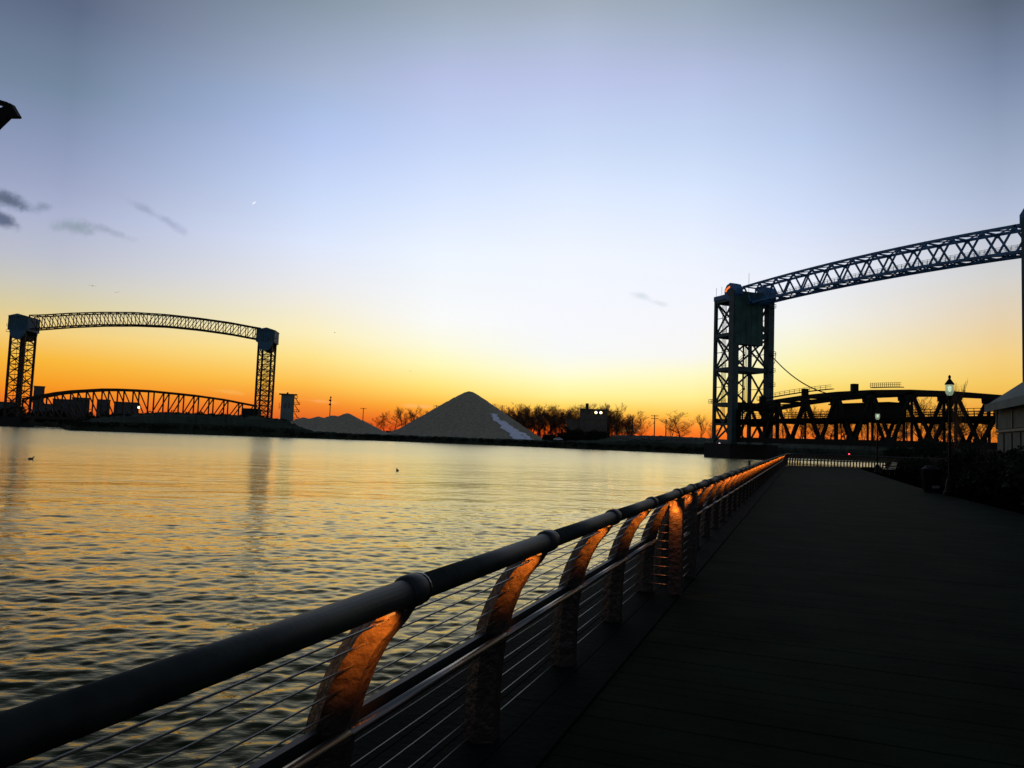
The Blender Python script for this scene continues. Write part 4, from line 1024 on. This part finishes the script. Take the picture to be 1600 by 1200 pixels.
# end railing round the far edge of the deck
ER = thing('end_railing', 'far curved railing with close-set posts closing the end of the boardwalk', 'railing', (0, 0, 0))
def walk(path, step):
    out = []; d = 0; 
    for a, b in zip(path, path[1:]):
        ln = (b-a).length; 
        while d < ln: out.append((a.lerp(b, d/ln), (b-a).normalized())); d += step
        d -= ln
    return out
st = walk(endrail, .40)
pm2 = MB()
for (x0, z0), (x1, z1) in zip([(0, 0), (.0, .35), (.03, .6), (.12, .85)], [(0, .35), (.03, .6), (.12, .85), (.26, 1.0)]): pm2.beam((x0, 0, z0), (x1, 0, z1+.01), .06, .11, up=(1, 0, 0))
pm2 = pm2.mesh('post', MT['post'])
for k, (p, d) in enumerate(st):
    o = link('post', pm2, ER, (p.x, p.y, 0)); inw = Vector((d.y, -d.x)); o.rotation_euler.z = atan2(inw.y, inw.x)
for nm, off, z, r_, m_ in (('handrail', .27, 1.03, .054, 'rail'), ('mid_rail', .05, .54, .02, 'steel'), ('back_bar', -.02, .50, .04, 'collar')):
    mb = MB(); mb.tube([(p.x+d.y*off, p.y-d.x*off, z) for p, d in st], r_, 8); obj(nm, mb, MT[m_], ER)
for z in (.12, .24, .36, .66, .78, .90):
    mb = MB(); off = .05 if z < .6 else .14; mb.tube([(p.x+d.y*off, p.y-d.x*off, z) for p, d in st], .004, 4); obj('cable', mb, MT['cable'], ER)
p_ = st[int(len(st)*.5)][0]; p_ = atZ(1329, 716.5, .9)
t = thing('marker_light', 'small red light on the far curved railing', 'lamp', (4.1, 77.2, 1.09))
b = MB(); b.lathe([(0, .05), (.05, .05)], n=8); obj('base', b, MT['dark'], t); b = MB(); b.lathe([(.051, .06), (.09, .075), (.15, .05)], n=10); obj('lamp', b, MT['red_light'], t)

# ------------------------------------------------------------------ street lamps
def lamp_post(x, y, label, h=4.35):
    t = thing('street_lamp', label, 'street lamp', (x, y, .02), group='lantern street lamps on the boardwalk')
    b = MB(); b.lathe([(0, .22), (.12, .22), (.16, .17), (.5, .13), (.62, .09)], n=16); obj('base', b, MT['dark'], t)
    b = MB(); b.lathe([(.62, .055), (h-.42, .04), (h-.40, .09), (h-.34, .09), (h-.30, .13)], n=12); obj('pole', b, MT['dark'], t)
    z = h-.28; b = MB(); b.lathe([(z, .08), (z+.05, .11), (z+.15, .145), (z+.30, .145), (z+.40, .135)], n=14); obj('lantern_glass', b, MT['lglass'], t, smooth=True)
    b = MB(); b.lathe([(z+.14, .03), (z+.2, .06), (z+.32, .065), (z+.36, .03)], n=10); obj('bulb', b, MT['bulb'], t)
    z += .405; b = MB(); b.lathe([(z, .165), (z+.03, .16), (z+.12, .10), (z+.20, .05), (z+.22, .03), (z+.25, .045), (z+.30, .05), (z+.34, .03), (z+.37, .005)], n=14); obj('lantern_cap', b, MT['dark'], t)
lx = G(1484, 33); lamp_post(lx.x, lx.y, 'nearer street lamp with glowing lantern beside the shed', Zat(1484, 612, 33)+.12)
lx = G(1371, 59); lamp_post(lx.x, lx.y, 'farther street lamp with small lantern below the machinery house', Zat(1371, 652.5, 59)+.12)

# bench
bp = atZ(1384, 744, 0); t = thing('park_bench', 'slatted park bench at the edge of the planting bed by the farther lamp', 'bench', (bp.x+.15, bp.y, 0), rz=radians(96))
for k in range(4): b = MB(); b.box(-.8, .8, -.22+k*.12, -.13+k*.12, .43, .465); obj('seat_slat', b, MT['benchw'], t)
for k in range(4): b = MB(); b.beam((-.8, -.26-.03*k, .55+.1*k), (.8, -.26-.03*k, .55+.1*k), .03, .08); obj('back_slat', b, MT['benchw'], t)
for s in (-1, 1):
    b = MB(); b.beam((s*.7, .22, 0), (s*.7, .22, .64), .05); b.beam((s*.7, -.2, 0), (s*.7, -.36, .92), .05); b.beam((s*.7, -.28, .64), (s*.7, .24, .64), .06, .04); b.beam((s*.7, -.22, .41), (s*.7, .24, .41), .05, .04); obj('leg', b, MT['dark'], t)
# litter bin
bp = atZ(1455, 769, 0); t = thing('litter_bin', 'round black litter bin at the bed edge with a pale plate low on its side', 'bin', (bp.x, bp.y, 0.0))
b = MB(); b.lathe([(0, .24), (.04, .26), (.85, .30)], n=20); obj('body', b, MT['dark'], t)
for k in range(20):
    a = 2*pi*k/20; b = MB(); b.beam((.275*cos(a), .275*sin(a), .06), (.325*cos(a), .325*sin(a), .88), .03, .05); obj('slat', b, MT['dark'], t)
b = MB(); b.lathe([(.87, .34), (.92, .35), (1.0, .22), (1.04, .20), (1.04, .12)], n=20); obj('lid', b, MT['dark'], t)
b = MB(); b.plate([(-.02, -.355, .16), (.24, -.355, .18), (.25, -.36, .29), (-.02, -.36, .27)], (0, .012, 0)); obj('plate', b, MT['conc'], t)
# low hedge shrubs in the bed
k = 0
for (px, r_, rx, rz) in [(1420, 74, 1.6, 1.3), (1446, 66, 1.5, 1.5), (1474, 60, 1.6, 1.5), (1500, 54, 1.5, 1.4), (1530, 50, 1.5, 1.5), (1558, 46, 1.4, 1.5), (1585, 44, 1.5, 1.3), (1462, 48, 1.0, .8), (1515, 42, 1.0, .9), (1400, 84, 1.4, 1.2)]:
    lab = ['rounded dark shrub behind the bench, leftmost but one in the bed', 'dark shrub left of the litter bin', 'dark shrub behind the litter bin', 'dark shrub behind the near street lamp pole', 'dark shrub right of the near street lamp pole', 'dark shrub before the shed corner', 'rightmost dark shrub below the shed wall', 'small low shrub beside the litter bin', 'small low shrub at the foot of the near lamp', 'dark shrub at the far tip of the bed'][k]
    shrub(px, r_, rx, rz, lab, .02, 1800, s=.09, seed=200+k); k += 1

for k, (x, y, hh) in enumerate([(7.0, 38.5, 2.0), (6.9, 35.4, 1.9), (7.1, 32.2, 2.05), (6.9, 29.0, 1.9), (7.0, 25.5, 1.8)]):
    t = shrub(1500, 30, 1.75, hh, ['tall dark hedge shrub against the far corner of the shed wall', 'dark hedge shrub second from the far shed corner', 'dark hedge shrub in the middle of the shed wall', 'dark hedge shrub fourth from the far shed corner', 'nearest dark hedge shrub along the shed wall'][k], .02, 3200, s=.10, seed=300+k); t.location = (x, y, .02)
# ------------------------------------------------------------------ shed on the right
SX, SY0, SY1 = 8.12, 8.0, 39.6
SH = thing('shed', 'greenish panelled shed with pitched roof at the right edge of the frame', 'shed', (SX, SY1, 0))
eave = 3.8
b = MB(); b.box(0.06, 7.9, SY0-SY1, -.02, .03, eave); b.add([(.06, -.02, eave), (7.9, -.02, eave), (4, -.02, eave+3.1)], [(0, 1, 2)]); obj('wall', b, MT['siding'], SH)
for k in range(12):
    y1_ = -.14-k*2.7; y0_ = y1_-2.55
    if y0_ < SY0-SY1: break
    b = MB(); b.box(0.0, .058, y0_, y1_, 2.7, eave-.1); obj('panel', b, MT['siding'], SH)
    b = MB(); b.box(-.05, .057, y1_+.01, y1_+.13, 2.7, eave-.02); obj('batten', b, MT['trim'], SH)
    for j in range(2):
        yy = y1_+.08-j*1.35; b = MB(); b.box(-.0, .057, yy-1.08, yy, .05, 2.5); obj('board', b, MT['siding'], SH)
b = MB(); b.box(-.06, .055, SY0-SY1, 0, 2.56, 2.66); obj('rail_trim', b, MT['trim'], SH)
rf = MB(); rf.plate([(-.35, .3, eave-.05), (-.35, SY0-SY1-.3, eave-.05), (4, SY0-SY1-.3, eave+3.22), (4, .3, eave+3.22)], (.04, 0, .12)); obj('roof', rf, MT['shroof'], SH)
rf = MB(); rf.plate([(8.3, .3, eave-.05), (8.3, SY0-SY1-.3, eave-.05), (4.02, SY0-SY1-.3, eave+3.22), (4.02, .3, eave+3.22)], (-.04, 0, .12)); obj('roof', rf, MT['shroof'], SH)
b = MB(); b.box(-.42, -.36, SY0-SY1-.3, .32, eave-.32, eave+.02); obj('fascia', b, MT['shroof'], SH)

# ------------------------------------------------------------------ crane jib at the upper left
def crane():
    D = 100.0
    def Q(px, py): d = ray(px, py); return d*D+Vector((0, 0, EYE))
    n_ = _f*.9; ft = Q(-150, 700); t = thing('harbour_crane', 'dark crane jib tip poking in at the upper left edge', 'crane', (ft.x, ft.y, WZ)); bs = Vector(t.location)
    def rel(m_): m_.v = [tuple(Vector(v)-bs) for v in m_.v]; return m_
    b = MB(); b.plate([Q(6, 159), Q(20, 163.5), Q(31, 182.5), Q(29, 184), Q(14.5, 184), Q(0, 198), Q(-12, 210), Q(-12, 171), Q(-2, 171), Q(6, 169.5), Q(9, 167.5)], n_); obj('jib_head', rel(b), MT['dark'], t)
    b = MB(); b.beam(Q(12, 164), Q(-260, 84), .62, .62, up=_f); obj('jib_chord', rel(b), MT['dark'], t)
    b = MB(); b.beam(Q(2, 180), Q(-150, 330), .9, .9, up=_f); obj('jib_strut', rel(b), MT['dark'], t)
    m0 = Q(-150, 330); b = MB(); b.beam(Vector((m0.x, m0.y, Q(-260, 70).z)), Vector((m0.x, m0.y, WZ+2)), 1.6, 1.6); obj('mast', rel(b), MT['dark'], t)
    t.location = (m0.x, m0.y, WZ)
    for c in t.children: c.location = bs-Vector(t.location)
    b = MB(); b.box(-5, 5, -4, 4, -1, 2.2); obj('barge', b, MT['wall_dark'], t)
crane()

# ------------------------------------------------------------------ birds, ducks, pile
def bird(px, py, r, label, span, rz, tilt):
    p = ray(px, py); p = p*(r/hypot(p.x, p.y)); b = MB()
    b.tube([(0, -.32, 0), (0, -.2, .02), (0, 0, .03), (0, .2, .02), (0, .3, .03), (0, .36, .02)], [.01, .05, .08, .055, .05, .01], 8)
    for s in (-1, 1):
        w = [(0, -.1, .03), (0, .12, .04), (s*.35, .16, .16), (s*.35, -.05, .15), (s*.8, .02, .10), (s*.78, -.1, .09)]
        b.add([(x*1, y, z) for x, y, z in w]+[(x, y, z+.02) for x, y, z in w], [(0, 1, 2, 3), (3, 2, 4, 5), (9, 8, 7, 6), (11, 10, 8, 9), (0, 3, 9, 6), (3, 5, 11, 9), (1, 7, 8, 2), (2, 8, 10, 4), (4, 10, 11, 5)])
    o = obj('bird', b, MT['bird'], None, True, (p.x, p.y, p.z+EYE)); o['label'] = label; o['category'] = 'bird'; o.rotation_euler = (0, tilt, rz); o.scale = (span,)*3
bird(144, 447, 200, 'gull gliding above the far overhead truss', 1.0, .6, .1)
bird(183, 457, 210, 'smaller gull right of the gliding gull', .8, .9, -.3)
bird(523, 520, 190, 'bird in the pale sky right of the far bridge', .5, 1.5, .2)
bird(641, 580, 190, 'bird low in the yellow sky above the piles', .6, .4, -.2)
def duck(px, py, label):
    p = atZ(px, py, WZ); b = MB()
    b.tube([(0, -.24, .10), (0, -.15, .08), (0, 0, .06), (0, .14, .08), (0, .19, .16), (0, .19, .24), (0, .23, .26), (0, .31, .24)], [.02, .08, .12, .09, .045, .05, .05, .012], 10)
    o = obj('duck', b, MT['bird'], None, True, (p.x, p.y, WZ)); o['label'] = label; o['category'] = 'duck'; o.rotation_euler.z = random.uniform(0, 6); o.scale = (1.1,)*3
duck(48, 718, 'duck on the water near the left frame edge'); duck(621, 736, 'duck on the water below the tall gravel pile')
p = atZ(1171, 727, 0); b = MB(); b.lathe([(0, .05), (.62, .05), (.66, .02)], n=10)
pz = atZ(1171, 729, WZ); b = MB(); b.lathe([(-1, .22), (1.1, .22), (1.15, .18), (1.2, .02)], n=12); o = obj('mooring_pile', b, MT['pole'], None, False, (pz.x, pz.y, WZ)); o['label'] = 'short wooden mooring pile in the water behind the railing'; o['category'] = 'piling'
SC.cycles.max_bounces = 6; SC.cycles.diffuse_bounces = 3; SC.cycles.glossy_bounces = 4; SC.cycles.transparent_max_bounces = 8
SC.cycles.sample_clamp_indirect = 4
